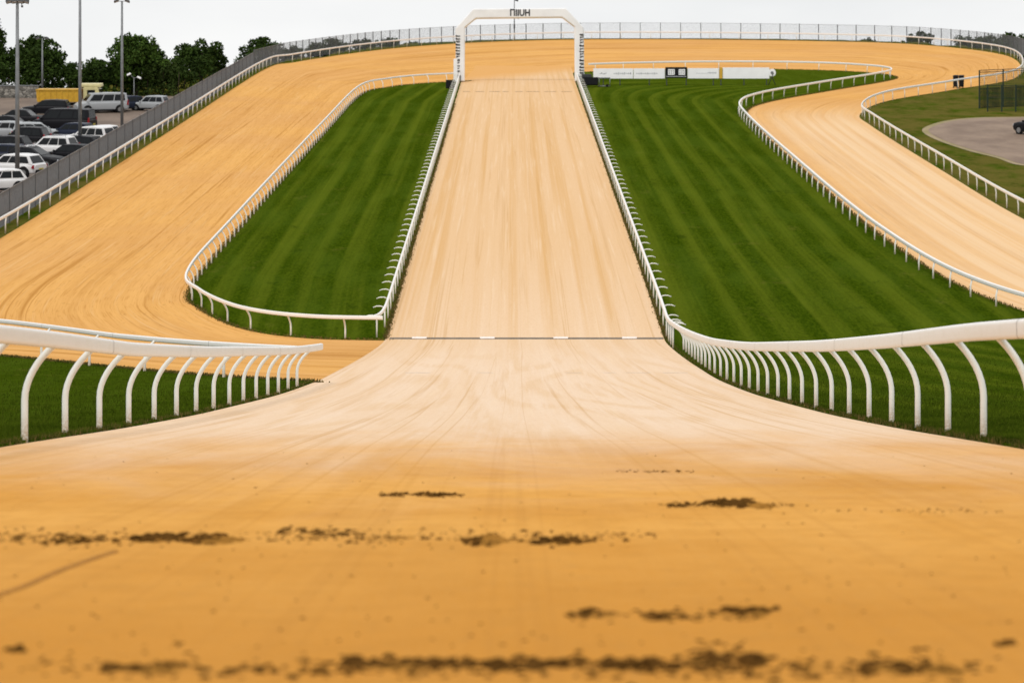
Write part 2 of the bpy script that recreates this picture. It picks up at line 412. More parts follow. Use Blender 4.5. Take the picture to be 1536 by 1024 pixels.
# left infield
iL = Ic[:10*NS+1]
def left_edge(ys):
    o = np.argsort(iL[:, 1]); return np.interp(ys, iL[o, 1], iL[o, 0])
ysl = np.unique(np.concatenate([np.linspace(149.5, 152, 16), np.linspace(152, 172, 50), np.arange(172, 350, 1.5), np.linspace(350, 373.9, 60)]))
def uv_left(px, py):
    bend = np.where(py < 175, (175-py)*.03, 0) + np.where(py > 335, (py-335)*.06, 0)
    return np.stack([(px - bend).ravel(), py.ravel()], 1)
sheet('left_infield_turf', ysl, left_edge, lambda y: np.full_like(y, -5.70) + wig(y, .05, 1, 3), M['turf'], 40, uvf=uv_left)
# right infield
iR = Ic[12*NS:27*NS+1]
def right_edge(ys):
    a = iR[:]; k = np.argmax(a[:, 1])
    low = a[k:]; o = np.argsort(low[:, 1]); x = np.interp(ys, low[o, 1], low[o, 0])
    return np.where(ys < 148, 60.0, np.minimum(x, 60))
def right_left(ys):
    a = iR[:np.argmax(iR[:, 1])+1]; o = np.argsort(a[:, 1])
    return np.where(ys > 393.5, np.interp(ys, a[o, 1], a[o, 0]), xr(ys) + np.interp(ys, [110, 150], [.12, .10]) + wig(ys, .05, 1, 9))
ysr = np.unique(np.concatenate([np.arange(18, 148, 1.), [148.0, 148.01], np.linspace(148.02, 175, 60), np.arange(175, 300, 1.5), np.linspace(300, 400.8, 130)]))
def re2(y):
    b = Ic[26*NS:27*NS+1]; base = right_edge(y)
    return np.where((y > 140) & (y < 148.5), np.interp(y, b[::-1, 1], b[::-1, 0]), base)
def uv_right(px, py):
    u = px + np.where(py > 330, -(py-330)**2*.010*np.clip((px-7)/20, 0, 1.5), 0) - np.where(py < 190, (190-py)*.02*np.clip((px-6)/10, 0, 2), 0)
    return np.stack([u.ravel(), py.ravel()], 1)
sheet('right_infield_turf', ysr, right_left, re2, M['turf'], 56, uvf=uv_right, pw=1.4)
# left near wedge
oW = Oc[:3*NS+1]
def wedge_edge(ys): return np.where(ys < 95.2, -5.72 + wig(ys, .05, 1, 5), np.interp(ys, oW[:, 1], oW[:, 0]))
ysw = np.unique(np.concatenate([np.arange(18, 95, 1.), np.linspace(95, 141.9, 80)]))
sheet('near_verge_turf', ysw, lambda y: np.full_like(y, -60.), wedge_edge, M['turf_near'], 40, pw=.6)
# car park and hardstanding
sheet('car_park', np.arange(150, 346, 2.), lambda y: np.full_like(y, -120.), lambda y: np.full_like(y, -31.2), M['tarmac'], 20, .03, skirt=False)
hp = [gp(*p) for p in ((1536, 177), (1470, 178), (1425, 183), (1397, 192), (1395, 200), (1418, 212), (1460, 226), (1500, 236), (1536, 247))]
hp = [(70, 310), (62, 310), (54, 309.6)] + hp + [(42, 250), (46, 248), (54, 246), (62, 246), (70, 246), (70, 265), (70, 290), (70, 310)]
def poly_sheet(name, poly, mat, lift, sc=1.0, kind='structure'):
    c = np.mean(poly, 0); C = catmull(poly, 8); C = c + (C - c)*sc
    rings = [c + (C-c)*t for t in np.linspace(.02, 1, 16)]
    A = np.stack(rings); V = np.concatenate([A.reshape(-1, 2), (Zt(A[..., 0], A[..., 1])+lift).reshape(-1, 1)], 1)
    return tag(np_mesh(name, V, grid(16, len(C)), mat, V[:, :2]), kind=kind)
poly_sheet('dusty_verge', hp, M['kerbdust'], .03, 1.035)
poly_sheet('hardstanding', hp, M['hard'], .045)

# ------------------------------------------------------------------ running rails
def post_mesh(name, h, reach, r=.047):
    m = MB(); pts = [(0, 0, -.25), (0, 0, 0), (0, 0, h*.42)]
    for t in np.linspace(.12, 1, 8):
        pts.append((reach*(t**1.85), 0, h*(.42 + .58*(t - .10*t*t)/.9)))
    m.tube(pts, [r]*3 + [r*.98]*8, 10)
    me_o = m.build(name, M['post']); me = me_o.data; bpy.data.objects.remove(me_o); return me
def winged_post(h, reach, r):
    m = MB(); x = reach-.03
    m.tube([(x, 0, -.25), (x, 0, h*.5), (x, 0, h+.05)], r*.9, 8)
    m.tube([(x, 0, h-.02), (x-.20, 0, h+.045), (x-.38, 0, h+.04), (x-.54, 0, h-.02)], [r*.8, r*.75, r*.7, r*.6], 8)
    o = m.build('post', M['post']); me = o.data; bpy.data.objects.remove(o); return me
def straight_post(h, reach, r):
    m = MB(); m.tube([(reach*.4, 0, -.25), (reach*.45, 0, h*.6), (reach, 0, h)], r, 8)
    o = m.build('post', M['post']); me = o.data; bpy.data.objects.remove(o); return me
def running_rail(name, label, base, side, h, reach=.36, step=3.57, first=0.0, rw=.11, rh=.24, ext=(0, 0), lift=.06, r=.047, cat='running rail', posts=None, wing=None, straight=False):
    """base: densified polyline of post feet; side=+1: rail overhangs to the right of the direction of travel"""
    base = np.asarray(base, float); L = arclen(base); tot = L[-1]
    def at(s):
        x = np.interp(s, L, base[:, 0]); y = np.interp(s, L, base[:, 1]); e = .35
        dx = np.interp(s+e, L, base[:, 0]) - np.interp(s-e, L, base[:, 0]); dy = np.interp(s+e, L, base[:, 1]) - np.interp(s-e, L, base[:, 1])
        n = math.hypot(dx, dy) or 1; return x, y, side*dy/n, -side*dx/n
    hf = h if callable(h) else (lambda y: h)
    root = empty(name, (*base[0], zt(*base[0])+lift)); tag(root, label, cat, 'white running rails of the racecourse')
    o0 = Vector(root.location)
    mids = {}
    ss = list(np.arange(first, tot+.01, step)) if posts is None else posts
    for s in ss:
        x, y, nx, ny = at(s); hh = round(hf(y) - rh*.7, 1+1)
        key = (round(hh, 2), wing is not None and y > wing)
        if key not in mids: mids[key] = winged_post(key[0], reach, r) if key[1] else straight_post(key[0], reach, r) if straight else post_mesh('post', key[0], reach, r)
        o = bpy.data.objects.new('post', mids[key]); COL.objects.link(o); o.parent = root
        o.location = Vector((x, y, zt(x, y)+lift)) - o0; o.rotation_euler = (0, 0, math.atan2(ny, nx))
    # rail: rounded box section swept above the post tips
    sec = []
    for cx, cz, a0 in ((rw/2-.045, rh/2-.045, 0), (-rw/2+.045, rh/2-.045, 90), (-rw/2+.045, -rh/2+.045, 180), (rw/2-.045, -rh/2+.045, 270)):
        for q in (0, 30, 60, 90): sec.append((cx+.045*math.cos(R(a0+q)), cz+.045*math.sin(R(a0+q))))
    n = len(sec); sl = np.arange(-ext[0], tot+ext[1]+.01, .8 if tot > 60 else .4); vs = []
    def at2(s):
        x, y, nx, ny = at(min(max(s, 0), tot)); d = s-min(max(s, 0), tot); tx, ty = -ny*side, nx*side
        return x+tx*d, y+ty*d, nx, ny
    for s in sl:
        x, y, nx, ny = at2(s); zc = zt(x, y)+lift+hf(y)-rh/2
        for a, b in sec: vs.append((x+nx*(reach+a)-o0.x, y+ny*(reach+a)-o0.y, zc+b-o0.z))
    m = MB(); m.add(vs, [(i*n+k, i*n+(k+1) % n, (i+1)*n+(k+1) % n, (i+1)*n+k) for i in range(len(sl)-1) for k in range(n)], 0, True)
    m.add(vs[:n], [list(range(n))]); m.add(vs[-n:], [list(range(n))])
    rail = m.build('rail', M['rail'], root)
    # joint sleeves between rail lengths
    for q in np.arange(5.2, tot-2, 10.71):
        x, y, nx, ny = at(q); zc = zt(x, y)+lift+hf(y)-rh/2
        if y > 130: continue
        j = MB(); e = .006; tx, ty = -ny*side, nx*side
        for dd in (-.012, .012):
            for a, b in sec: j.v.append((x+nx*(reach+a*(1+e*8))+tx*dd-o0.x, y+ny*(reach+a*(1+e*8))+ty*dd-o0.y, zc+b*(1+e*4)-o0.z))
        j.add([], []); 
        for k in range(n): j.f.append([k, (k+1) % n, n+(k+1) % n, n+k]); j.m.append(0); j.sm.append(True)
        js = j.build('joint_seam', M['joint'], rail)
    return root
hN = lambda y: float(np.interp(y, [38, 95, 150, 400], [1.39, 1.24, 1.10, 1.10]))
def off(C, d):
    C = np.asarray(C); t = np.gradient(C, axis=0); t /= np.linalg.norm(t, axis=1)[:, None] + 1e-9
    return C + np.stack([t[:, 1], -t[:, 0]], 1)*d
yA = np.arange(28.7, 93.1, .8)
running_rail('running_rail', 'thick white curved-post rail nearest the camera on the left, ending at the sand junction', np.stack([np.full_like(yA, -5.76), yA], 1), +1, lambda y: float(np.interp(y, [35, 47, 65, 93], [1.33, 1.235, 1.215, 1.13])), .37, 3.565, .0, .12, .195, (1, 2.0), r=.041)
wr = off(Oc[:int(3.6*NS)], -.28)[4:]
Lw = arclen(wr)
running_rail('running_rail', 'white rail behind the front left rail, edging the far side of the dark grass wedge', wr, +1, lambda y: float(np.interp(y, [97, 112, 128], [1.03, 1.16, 1.44])), .36, 7.4, 3.2, .12, .17, (1.2, 0))
hl = off(iL, .16)  # inner hairpin, feet just inside the turf
running_rail('running_rail', 'white rail bending round the left grass infield like a hairpin', hl[6:-3], -1, 1.06, .26, 2.9, .7, .11, .18, (1.1, .3), r=.042)
yB = np.concatenate([np.arange(150.2, 172, .6), np.arange(172, 371, 2.)])
xb = -6.18 - .35*np.exp(-(yB-150.2)/1.5)
running_rail('running_rail', 'straight white rail up the left side of the pale finishing straight', np.stack([xb, yB], 1), +1, 1.08, .36, 3.3, .5, .11, .165, (.3, .3), wing=150, r=.042)
yC = np.concatenate([np.arange(29.6, 172, .8), np.arange(172, 371, 2.)])
running_rail('running_rail', 'long white rail sweeping from the near right foreground up the right side of the straight', np.stack([xr(yC)+.2+np.interp(yC, [110, 152], [0, .30]), yC], 1), -1, hN, .37, 3.57, .0, .12, .21, (1, .3), r=.041, wing=138)
hr = off(Ic[12*NS:], -0.0)
hr = off(Ic[12*NS+1:], .75)
running_rail('running_rail', 'white rail looping round the right grass infield beside the chute', hr, -1, 1.08, .14, 4.1, 1.0, .15, .21, straight=True, r=.045)
o1 = off(Oc[4*NS:8*NS], -.3); o2 = off(Oc[8*NS-1:17*NS], -.3); o3 = off(Oc[17*NS-1:], -.3)
running_rail('running_rail', 'white outer rail along the grey car park fence', o1, +1, 1.1, .10, 4.6, 1, .10, .19, straight=True, r=.042)
running_rail('running_rail', 'white outer rail round the far bend under the wire fence', o2, +1, 1.1, .10, 4.4, 1, .10, .19, straight=True, r=.042)
running_rail('running_rail', 'white outer rail winding down the right chute past the hardstanding', o3, +1, 1.1, .10, 4.5, 1, .10, .20, straight=True, r=.042)

# ------------------------------------------------------------------ wire mesh fences
def wire_fence(name, label, line, step, h, wsp=.055, wd=.007, lift=.02, postw=.09):
    line = np.asarray(line, float); L = arclen(line); tot = L[-1]; n = max(1, int(round(tot/step)))
    root = empty(name, (*line[0], zt(*line[0]))); tag(root, label, 'fence', 'grey mesh fences round the track'); o0 = Vector(root.location)
    def at(s): return np.array([np.interp(s, L, line[:, 0]), np.interp(s, L, line[:, 1])])
    pts = [at(s) for s in np.linspace(0, tot, n+1)]
    for i, p in enumerate(pts):
        q = pts[min(i+1, n)] - pts[max(i-1, 0)]
        m = MB(); m.box((0, 0, h/2-.1), (postw, postw, h+.2)); m.box((0, 0, h+.03), (postw+.02, postw+.02, .02))
        o = m.build('post', M['galvd'], root); o.location = Vector((p[0], p[1], zt(*p))) - o0; o.rotation_euler = (0, 0, math.atan2(q[1], q[0]))
    for i in range(n):
        a, b = pts[i], pts[i+1]; za, zb = zt(*a), zt(*b); d = b-a; ln = np.linalg.norm(d); t = d/ln; nn = np.array([t[1], -t[0]])
        w = np.arange(wsp, ln, wsp); k = len(w); hw = wd/2
        V = []; Fs = []
        c = a[None] + t[None]*w[:, None]; zz = za + (zb-za)*w/ln
        corners = [(-hw, -hw), (hw, -hw), (hw, hw), (-hw, hw)]
        for zo in (.06, h):
            for ca, cb in corners: V.append(np.concatenate([c + t*ca + nn*cb, (zz+zo)[:, None]], 1))
        V = np.stack(V, 1).reshape(-1, 3)
        idx = np.arange(k)[:, None]*8
        for e in range(4): Fs.append(np.stack([idx[:, 0]+e, idx[:, 0]+(e+1) % 4, idx[:, 0]+4+(e+1) % 4, idx[:, 0]+4+e], 1))
        nv = len(V); HV = []; HF = []
        for zo in list(np.linspace(.08, h-.02, 12)):
            r = .020 if zo > h-.1 else .006
            q = []
            for p, zp in ((a, za), (b, zb)):
                for ca, cb in ((-r, -r), (r, -r), (r, r), (-r, r)): q.append((p[0]+nn[0]*(ca-.012), p[1]+nn[1]*(ca-.012), zp+zo+cb))
            bb = nv + len(HV)*1
            HV += q; HF += [(bb+e, bb+(e+1) % 4, bb+4+(e+1) % 4, bb+4+e) for e in range(4)]
        V = np.vstack([V, np.array(HV)]); Fa = np.vstack(Fs + [np.array(HF)])
        V = V - np.array(o0)[None]
        o = np_mesh('mesh_panel', V, Fa, M['wire'], smooth=False); o.parent = root
    return root
fl = [(-31.3, 150), (-31.1, 166), (-31.0, 200), (-31.0, 400)]
wire_fence('wire_mesh_fence', 'tall grey wire mesh fence between the car park and the left track', fl, 5.6, 2.15)
fo = off(Oc[8*NS-1:17*NS], -1.7); fo[0] = (-31.0, 400.2)
wire_fence('wire_mesh_fence', 'light grey wire fence against the sky behind the far bend', fo, 3.0, 2.4, .08, .008)

# ------------------------------------------------------------------ cable cover and marker lines on the straight
root = empty('cable_cover', (0, 150.0, zt(0, 150)+.06)); tag(root, 'thin dark strip laid across the straight with white blocks on it', 'cable cover')
m = MB(); nseg = 24; xs_ = np.linspace(-5.5, 6.8, nseg+1)
m.prism([(-.16, -.03), (.16, .02), (.10, .07), (-.10, .05)], 'x', -5.5, 6.8)
m.build('strip', simple('rubber_strip', (.17, .15, .125), .8, .2), root, .01)
for px in (629, 731, 841, 944):
    m = MB(); m.box((( px-768)*150/F, -.02, .055), (.66, .36, .09)); m.build('white_block', M['board'], root, .015)
def dash_line(name, y, dashes, mat, w, lift=.065):
    m = MB()
    for a, b in dashes:
        ys_ = [y-w/2, y+w/2]
        m.add([(a, ys_[0], zt(a, ys_[0])+lift), (b, ys_[0], zt(b, ys_[0])+lift), (b, ys_[1], zt(b, ys_[1])+lift), (a, ys_[1], zt(a, ys_[1])+lift)], [(0,1,2,3)])
    return tag(m.build(name, mat, recalc=False), kind='structure')
random.seed(3)
def dashes(x0, x1, a, b, c, d):
    out = []; x = x0
    while x < x1:
        w = random.uniform(a, b); out.append((x, min(x+w, x1))); x += w + random.uniform(c, d)
    return out
dash_line('chalk_line', 106, [(1.7, 2.2), (2.9, 3.3), (3.6, 4.4), (4.8, 5.6), (-1.1, -.6), (-3.4, -2.6)], simple('worn_chalk', (.84, .78, .70), .9, var=.3), .16)
dash_line('finish_groove', 352, dashes(-5.2, 6.6, .6, 1.4, .25, .8), simple('damp_groove', (.24, .13, .06), .95), .55)

# ------------------------------------------------------------------ finish arch
gy0 = 372.0; gz = zt(0, gy0)+.06
def ax(px): return (px-768)*gy0/F
def az(py): return (512-py)*gy0/F + CZ - gz
root = empty('finish_arch', (0, gy0, gz)); tag(root, 'white finish arch with chamfered corners spanning the straight', 'finish arch')
outer = [(ax(683.5), 0), (ax(683.5), az(43)), (ax(710), az(14)), (ax(849), az(13)), (ax(875.5), az(42)), (ax(876.5), 0)]
inner = [(ax(862), 0), (ax(861.5), az(41)), (ax(843), az(27)), (ax(714), az(28.5)), (ax(697.5), az(42)), (ax(697), 0)]
m = MB(); quads = [(0, 1, 10, 11), (1, 2, 9, 10), (2, 3, 8, 9), (3, 4, 7, 8), (4, 5, 6, 7)]
P = outer + inner; D = .55
vs = [(p[0], -D, p[1]) for p in P] + [(p[0], D, p[1]) for p in P]; n = len(P)
fs = [q for q in quads] + [tuple(i+n for i in reversed(q)) for q in quads] + [(i, n+i, n+(i+1) % n, (i+1) % n) for i in range(n)]
m.add(vs, fs); m.build('arch', M['arch'], root, .16, seg=4)
def text(body, name, size, mat, parent, loc, rot, extr=.02, sx=1):
    c = bpy.data.curves.new(name, 'FONT'); c.body = body; c.size = size; c.extrude = extr; c.align_x = 'CENTER'; c.align_y = 'CENTER'; c.offset = .032
    t = bpy.data.objects.new(name, c); COL.objects.link(t)
    me = bpy.data.meshes.new_from_object(t.evaluated_get(bpy.context.evaluated_depsgraph_get())); bpy.data.objects.remove(t)
    me.materials.clear(); me.materials.append(mat)
    o = bpy.data.objects.new(name, me); COL.objects.link(o); o.parent = parent; o.location = loc; o.rotation_euler = rot; o.scale = (sx, 1, 1)
    return o
text('\u041fIIUH', 'beam_lettering', 1.0, M['text'], root, (ax(780), -D-.01, az(20.6)), (PI/2, 0, 0), sx=.86)
def blotches(x0, x1, y0, y1, seed):
    random.seed(seed); m = MB(); y = y0
    xm = (x0+x1)/2; w = abs(x1-x0)
    while y < y1:
        hh = random.uniform(2.2, 3.8)
        cz = az(y+hh/2)
        k = random.choice((0, 1, 2))
        H = hh*gy0/F*1.05
        if k == 0:
            m.box((xm, -D-.02, cz), (w*.9, .03, H*.55)); m.box((xm-w*.3, -D-.02, cz+H*.35), (w*.3, .03, H*.36))
        elif k == 1:
            m.box((xm, -D-.02, cz+H*.3), (w*.8, .03, H*.34)); m.box((xm+w*.1, -D-.02, cz-H*.25), (w*.6, .03, H*.36)); m.box((xm-w*.3, -D-.02, cz), (w*.2, .03, H*.3))
        else:
            m.tube([(xm-w*.35, -D-.02, cz-H*.3), (xm, -D-.02, cz+H*.1), (xm+w*.35, -D-.02, cz+H*.35)], H*.2, 6); m.box((xm-w*.2, -D-.02, cz+H*.3), (w*.35, .03, H*.22))
        y += hh + random.uniform(.9, 1.9)
    m.build('leg_lettering', M['black'], root, recalc=False)
blotches(ax(683.2), ax(690.6), 54, 110, 4); blotches(ax(868.6), ax(876.2), 52, 110, 9)
m = MB(); m.box((ax(688), 0, .35), (.5, 1.3, .7)); m.build('ballast_block', M['galv'], root, .05)
m = MB(); m.box((ax(870.5), 0, .35), (.5, 1.3, .7)); m.build('ballast_block', M['galv'], root, .05)
# marker board beside the left leg
bx = ax(683.5); root = empty('marker_post', (bx, gy0-1.6, zt(bx, gy0-1.6)+.08)); tag(root, 'narrow white marker board standing before the left leg of the arch', 'marker board')
m = MB(); m.box((0, 0, 1.3), (.42, .10, 2.6)); m.build('board', M['arch'], root, .02)
m = MB(); m.box((0, .12, .05), (.5, .4, .1)); m.build('foot', M['galv'], root, .01)
# equipment boxes
bx, by = gp(675.5, 134); root = empty('equipment_box', (bx, by, zt(bx, by)+.08)); tag(root, 'plain black equipment box on the grass left of the arch', 'equipment box')
m = MB(); m.box((0, 0, .42), (.95, .7, .84)); m.build('case', M['black'], root, .04)
m = MB(); m.box((0, 0, .87), (1.0, .75, .06)); m.build('lid', M['dark'], root, .02)
bx, by = gp(894, 132); root = empty('equipment_cart', (bx, by, zt(bx, by)+.08)); tag(root, 'black equipment cart with open frame on the grass right of the arch', 'equipment cart')
m = MB(); m.box((-.65, 0, .62), (1.75, .9, .85)); m.build('case', M['black'], root, .06)
m = MB(); m.box((-1.0, .1, 1.22), (1.05, .5, .34)); m.build('control_box', M['dark'], root, .04)
m = MB()
for xx in (.35, 1.5):
    for yy_ in (-.4, .4): m.tube([(xx, yy_, .1), (xx, yy_, .98)], .035, 6)
for zz in (.12, .98):
    for yy_ in (-.4, .4): m.tube([(.2, yy_, zz), (1.5, yy_, zz)], .035, 6)
    m.tube([(1.5, -.4, zz), (1.5, .4, zz)], .035, 6)
m.build('frame', M['galv'], root)
for xx in (-1.2, 1.2):
    for yy_ in (-.42, .42):
        m = MB(); m.cyl((xx, yy_, .14), .15, .1, 'y', 14); m.build('wheel', M['black'], root)

# ------------------------------------------------------------------ advertising boards
def px_board(x0, x1, y0, y1, d, name, label, mat, cat='advertising board', legs=(), legbase=130, trim=None):
    xa, xb = (x0-768)*d/F, (x1-768)*d/F; zg = zt((xa+xb)/2, d)+.08
    top, bot = (512-y0)*d/F+CZ-zg, (512-y1)*d/F+CZ-zg; w = xb-xa
    root = empty(name, ((xa+xb)/2, d, zg)); tag(root, label, cat, 'boards in a row on the far infield')
    m = MB(); m.box((0, 0, (top+bot)/2), (w, .09, top-bot)); p = m.build('panel', mat, root, .012)
    for lx in legs:
        q = (lx-768)*d/F - (xa+xb)/2
        m = MB(); m.box((q, .09, bot/2+.04), (.09, .07, bot+.08)); m.box((q, .02, .03), (.14, .5, .06)); m.build('leg', M['dark'], root)
    return root, p, w, top, bot
dB = gp(1000, 129)[1]
rt, p, w, top, bot = px_board(890, 949.6, 103, 118.2, dB, 'advertising_board', 'long white board with a faint scribble, first board right of the arch', M['board'], legs=(905, 930))
m = MB()
for i in range(5): m.box((-w/2+.75+i*.16, -.05, (top+bot)/2-.02+.06*math.sin(i*2)), (.13, .01, .05+.05*(i % 2)))
m.build('faint_mark', M['galv'], p)
m = MB(); 
for i in range(9): m.box((-w/2+2.3+i*.22, -.05, (top+bot)/2), (.15, .01, .10+.06*(i % 3)))
m.build('faint_lettering', M['faint'], p)
rt, p, w, top, bot = px_board(950.4, 997.4, 103, 118.2, dB, 'advertising_board', 'white board with a faint grey line of print, left of the black board', M['board'], legs=(974,))
m = MB()
for i in range(10): m.box((-w/2+.35+i*.24, -.05, (top+bot)/2), (.16, .01, .10+.05*(i % 3)))
m.build('faint_lettering', M['faint'], p)
rt, p, w, top, bot = px_board(998, 1030.6, 101, 117.2, dB-.15, 'advertising_board', 'black board with two white squares standing on two legs', M['black'], legs=(1000, 1029.4))
cx0 = (998+1030.6)/2
for a, b in ((1002, 1012), (1018, 1027.5)):
    m = MB(); za, zb = (top - (top-bot)*.2), (top-(top-bot)*.72); xx = ((a+b)/2-cx0)*dB/F; ww = (b-a)*dB/F
    m.box((xx, -.05, (za+zb)/2), (ww, .02, za-zb)); sq = m.build('white_square', M['board'], p)
    m = MB()
    for r_ in range(2):
        for c_ in range(3): m.box((xx-ww*.3+c_*ww*.3, -.064, (za+zb)/2+(.5-r_)*.24), (ww*.16, .01, .1))
    m.build('print', M['dark'], sq)
m = MB(); m.box((0, -.05, bot+.16), (w*.92, .02, .07)); m.build('print_line', M['faint'], p)
rt, p, w, top, bot = px_board(1031.4, 1078.6, 102.6, 118, dB, 'advertising_board', 'white board with a small line of grey print, between black board and yellow strip', M['board'], legs=(1070,))
m = MB()
for i in range(14): m.box((-w/2+1.0+i*.16, -.05, (top+bot)/2+(.06 if i > 7 else 0)), (.11, .01, .06+.06*(i > 7)*(1+i % 2)))
m.build('faint_lettering', M['faint'], p)
rt, p, w, top, bot = px_board(1079.2, 1083.6, 101.5, 118.2, dB-.1, 'advertising_board', 'narrow yellow upright strip between two white boards', M['yellow'], legs=(1081.4,))
rt, p, w, top, bot = px_board(1084.2, 1154, 101.6, 118.2, dB, 'advertising_board', 'blank white board at the end of the row, right of the yellow strip', M['board'], legs=(1116, 1150))
# starter's wheel reel at the end of the boards
bx, by = (1158-768)*dB/F, dB; root = empty('hose_reel', (bx, by, zt(bx, by)+.08)); tag(root, 'pale hose reel on crossed legs at the right end of the boards', 'hose reel')
m = MB(); m.cyl((0, 0, 1.35), .42, .16, 'y', 18); m.build('reel', M['board'], root, .02)
m = MB(); m.cyl((0, -.1, 1.35), .16, .1, 'y', 12); m.build('hub', M['galv'], root)
for s_ in (-1, 1):
    m = MB(); m.tube([(-.15*s_, .1*s_, 1.3), (.4*s_, .1*s_, 0)], .045, 6); m.build('leg', M['dark'], root)

# ------------------------------------------------------------------ lamp masts
def mast(label, px, d, topy, head, r=.13, name='floodlight_mast', group='lamp masts around the track'):
    x = (px-768)*d/F; z0 = zt(x, d); H = (512-topy)*d/F + CZ - z0
    root = empty(name, (x, d, z0)); tag(root, label, 'floodlight mast', group)
    m = MB(); m.tube([(0, 0, 0), (0, 0, H*.5), (0, 0, H)], [r, r*.85, r*.62], 10); m.build('pole', M['galv'], root)
    m = MB(); m.cyl((0, 0, .06), r*1.9, .12, 'z', 10); m.build('base_plate', M['galvd'], root)
    if head == 'cluster':
        m = MB(); m.tube([(-.75, 0, H-.06), (.75, 0, H-.06)], .05, 6); m.build('crossarm', M['galvd'], root)
        for k, xx in enumerate((-.62, -.2, .25, .66)):
            m = MB(); m.prism([(-.22, -.2), (.22, -.2), (.16, .14), (-.16, .14)], 'y', -.16, .16); lp = m.build('lamp_head', M['dark'], root, .02)
            lp.location = (xx, 0, H+.12); lp.rotation_euler = (R(-28), R((xx)*24), 0)
            m = MB(); m.box((0, 0, -.205), (.36, .26, .02)); m.build('lens', M['faint'], lp)
        m = MB(); m.tube([(.3, 0, H-.05), (.32, 0, H-.28)], .03, 6); m.box((.34, 0, H-.33), (.13, .13, .14)); m.build('camera', M['dark'], root)
    elif head == 'double':
        m = MB(); m.tube([(-.5, 0, H+.02), (.5, 0, H+.02)], .03, 6); m.build('crossarm', M['galvd'], root)
        for s_ in (-1, 1):
            m = MB(); m.box((0, 0, 0), (.5, .3, .16), taper=.7); lp = m.build('lamp_head', M['dark'], root, .03)
            lp.location = (.48*s_, -.05, H+.04); lp.rotation_euler = (R(-20), R(20*s_), 0)
            m = MB(); m.box((0, 0, -.085), (.38, .22, .015)); m.build('lens', M['faint'], lp)
    elif head == 'white':
        for s_ in (-1, 1):
            m = MB(); m.tube([(0, 0, H-.1), (.35*s_, 0, H+.1*(-s_)+.1)], .03, 6); m.build('arm', M['galv'], root)
            m = MB(); m.box((0, 0, 0), (.46, .26, .18), taper=.75); lp = m.build('lamp_head', M['board'], root, .03)
            lp.location = (.5*s_, 0, H+.12-.16*s_); lp.rotation_euler = (0, R(25*s_), 0)
    elif head == 'speaker':
        for hz, s_, q in ((H, 1, 1.0), (H-2.6, 1, 1.25), (H-2.55, -1, .7)):
            m = MB(); m.tube([(0, 0, 0), (.18*s_*q, -.1, .02), (.5*s_*q, -.25, .05)], [.06*q, .1*q, .26*q], 10); lp = m.build('loudspeaker', M['dark'], root); lp.location = (0, 0, hz)
        m = MB(); m.box((0, -.16, H-4.0), (.24, .2, .6)); m.build('junction_box', M['dark'], root, .02)
    return root
mast('tall grey mast nearest in the car park with a dark lamp cluster on top', 26, 236, 3, 'cluster', .17)
mast('tall grey mast beside the white cars, its lamps out of the frame', 120, 263, -40, 'cluster', .15)
mast('tall grey mast before the bushy tree with lamps at its top', 183, 289, 2.5, 'double', .14)
mast('thin pale lamp mast with two small heads before the big dark trees', 63.5, 342, 58, 'double', .11)
mast('short lamp post with white heads behind the parked silver pickup', 201, 325, 116, 'white', .06)
mast('loudspeaker mast behind the far fence under the finish arch', 771.5, 505, 1, 'speaker', .11)

# ------------------------------------------------------------------ trees
def leaf_mat(name, a, b, c):
    k = NT(name, .8, .04); g = k.coord()
    n1 = k.noise(g, .55, 3); n2 = k.noise(g, 6, 2, .7)
    cc = k.mix(k.rng(n1, .35, .65), a, b); cc = k.mix(k.math('MULTIPLY', k.rng(n2, .45, .7), .6), cc, c)
    k.color(cc)
    k.b.inputs['Transmission Weight'].default_value = 0
    return k.mat
L1 = leaf_mat('dark_leaves', (.016, .031, .007), (.032, .060, .011), (.075, .115, .021))
L2 = leaf_mat('green_leaves', (.018, .038, .007), (.040, .078, .013), (.105, .155, .028))
L3 = leaf_mat('hedge_leaves', (.020, .034, .008), (.038, .062, .014), (.075, .11, .025))
M['bark'] = simple('bark', (.05, .038, .026), .9, .1, var=.5, scale=4)
def leaf_cloud(rs, clumps, per, size, flat=.85):
    V = []; 
    for (cx, cy, cz, r) in clumps:
        n = max(12, int(per*r*r))
        d = rs.normal(size=(n, 3)); d /= np.linalg.norm(d, axis=1)[:, None]
        rr = r*(rs.uniform(.25, 1.0, n)**.45)*(1+rs.normal(0, .07, n)); p = np.array([cx, cy, cz]) + d*rr[:, None]*np.array([1, 1, flat])
        u = rs.normal(size=(n, 3)); u /= np.linalg.norm(u, axis=1)[:, None]
        w = np.cross(u, rs.normal(size=(n, 3))); w /= np.linalg.norm(w, axis=1)[:, None]
        s = size*rs.uniform(.6, 1.4, n)[:, None]
        V.append(np.stack([p-u*s, p+w*s*.55, p+u*s, p-w*s*.55], 1))
    V = np.concatenate(V).reshape(-1, 3); return V, np.arange(len(V)).reshape(-1, 4)
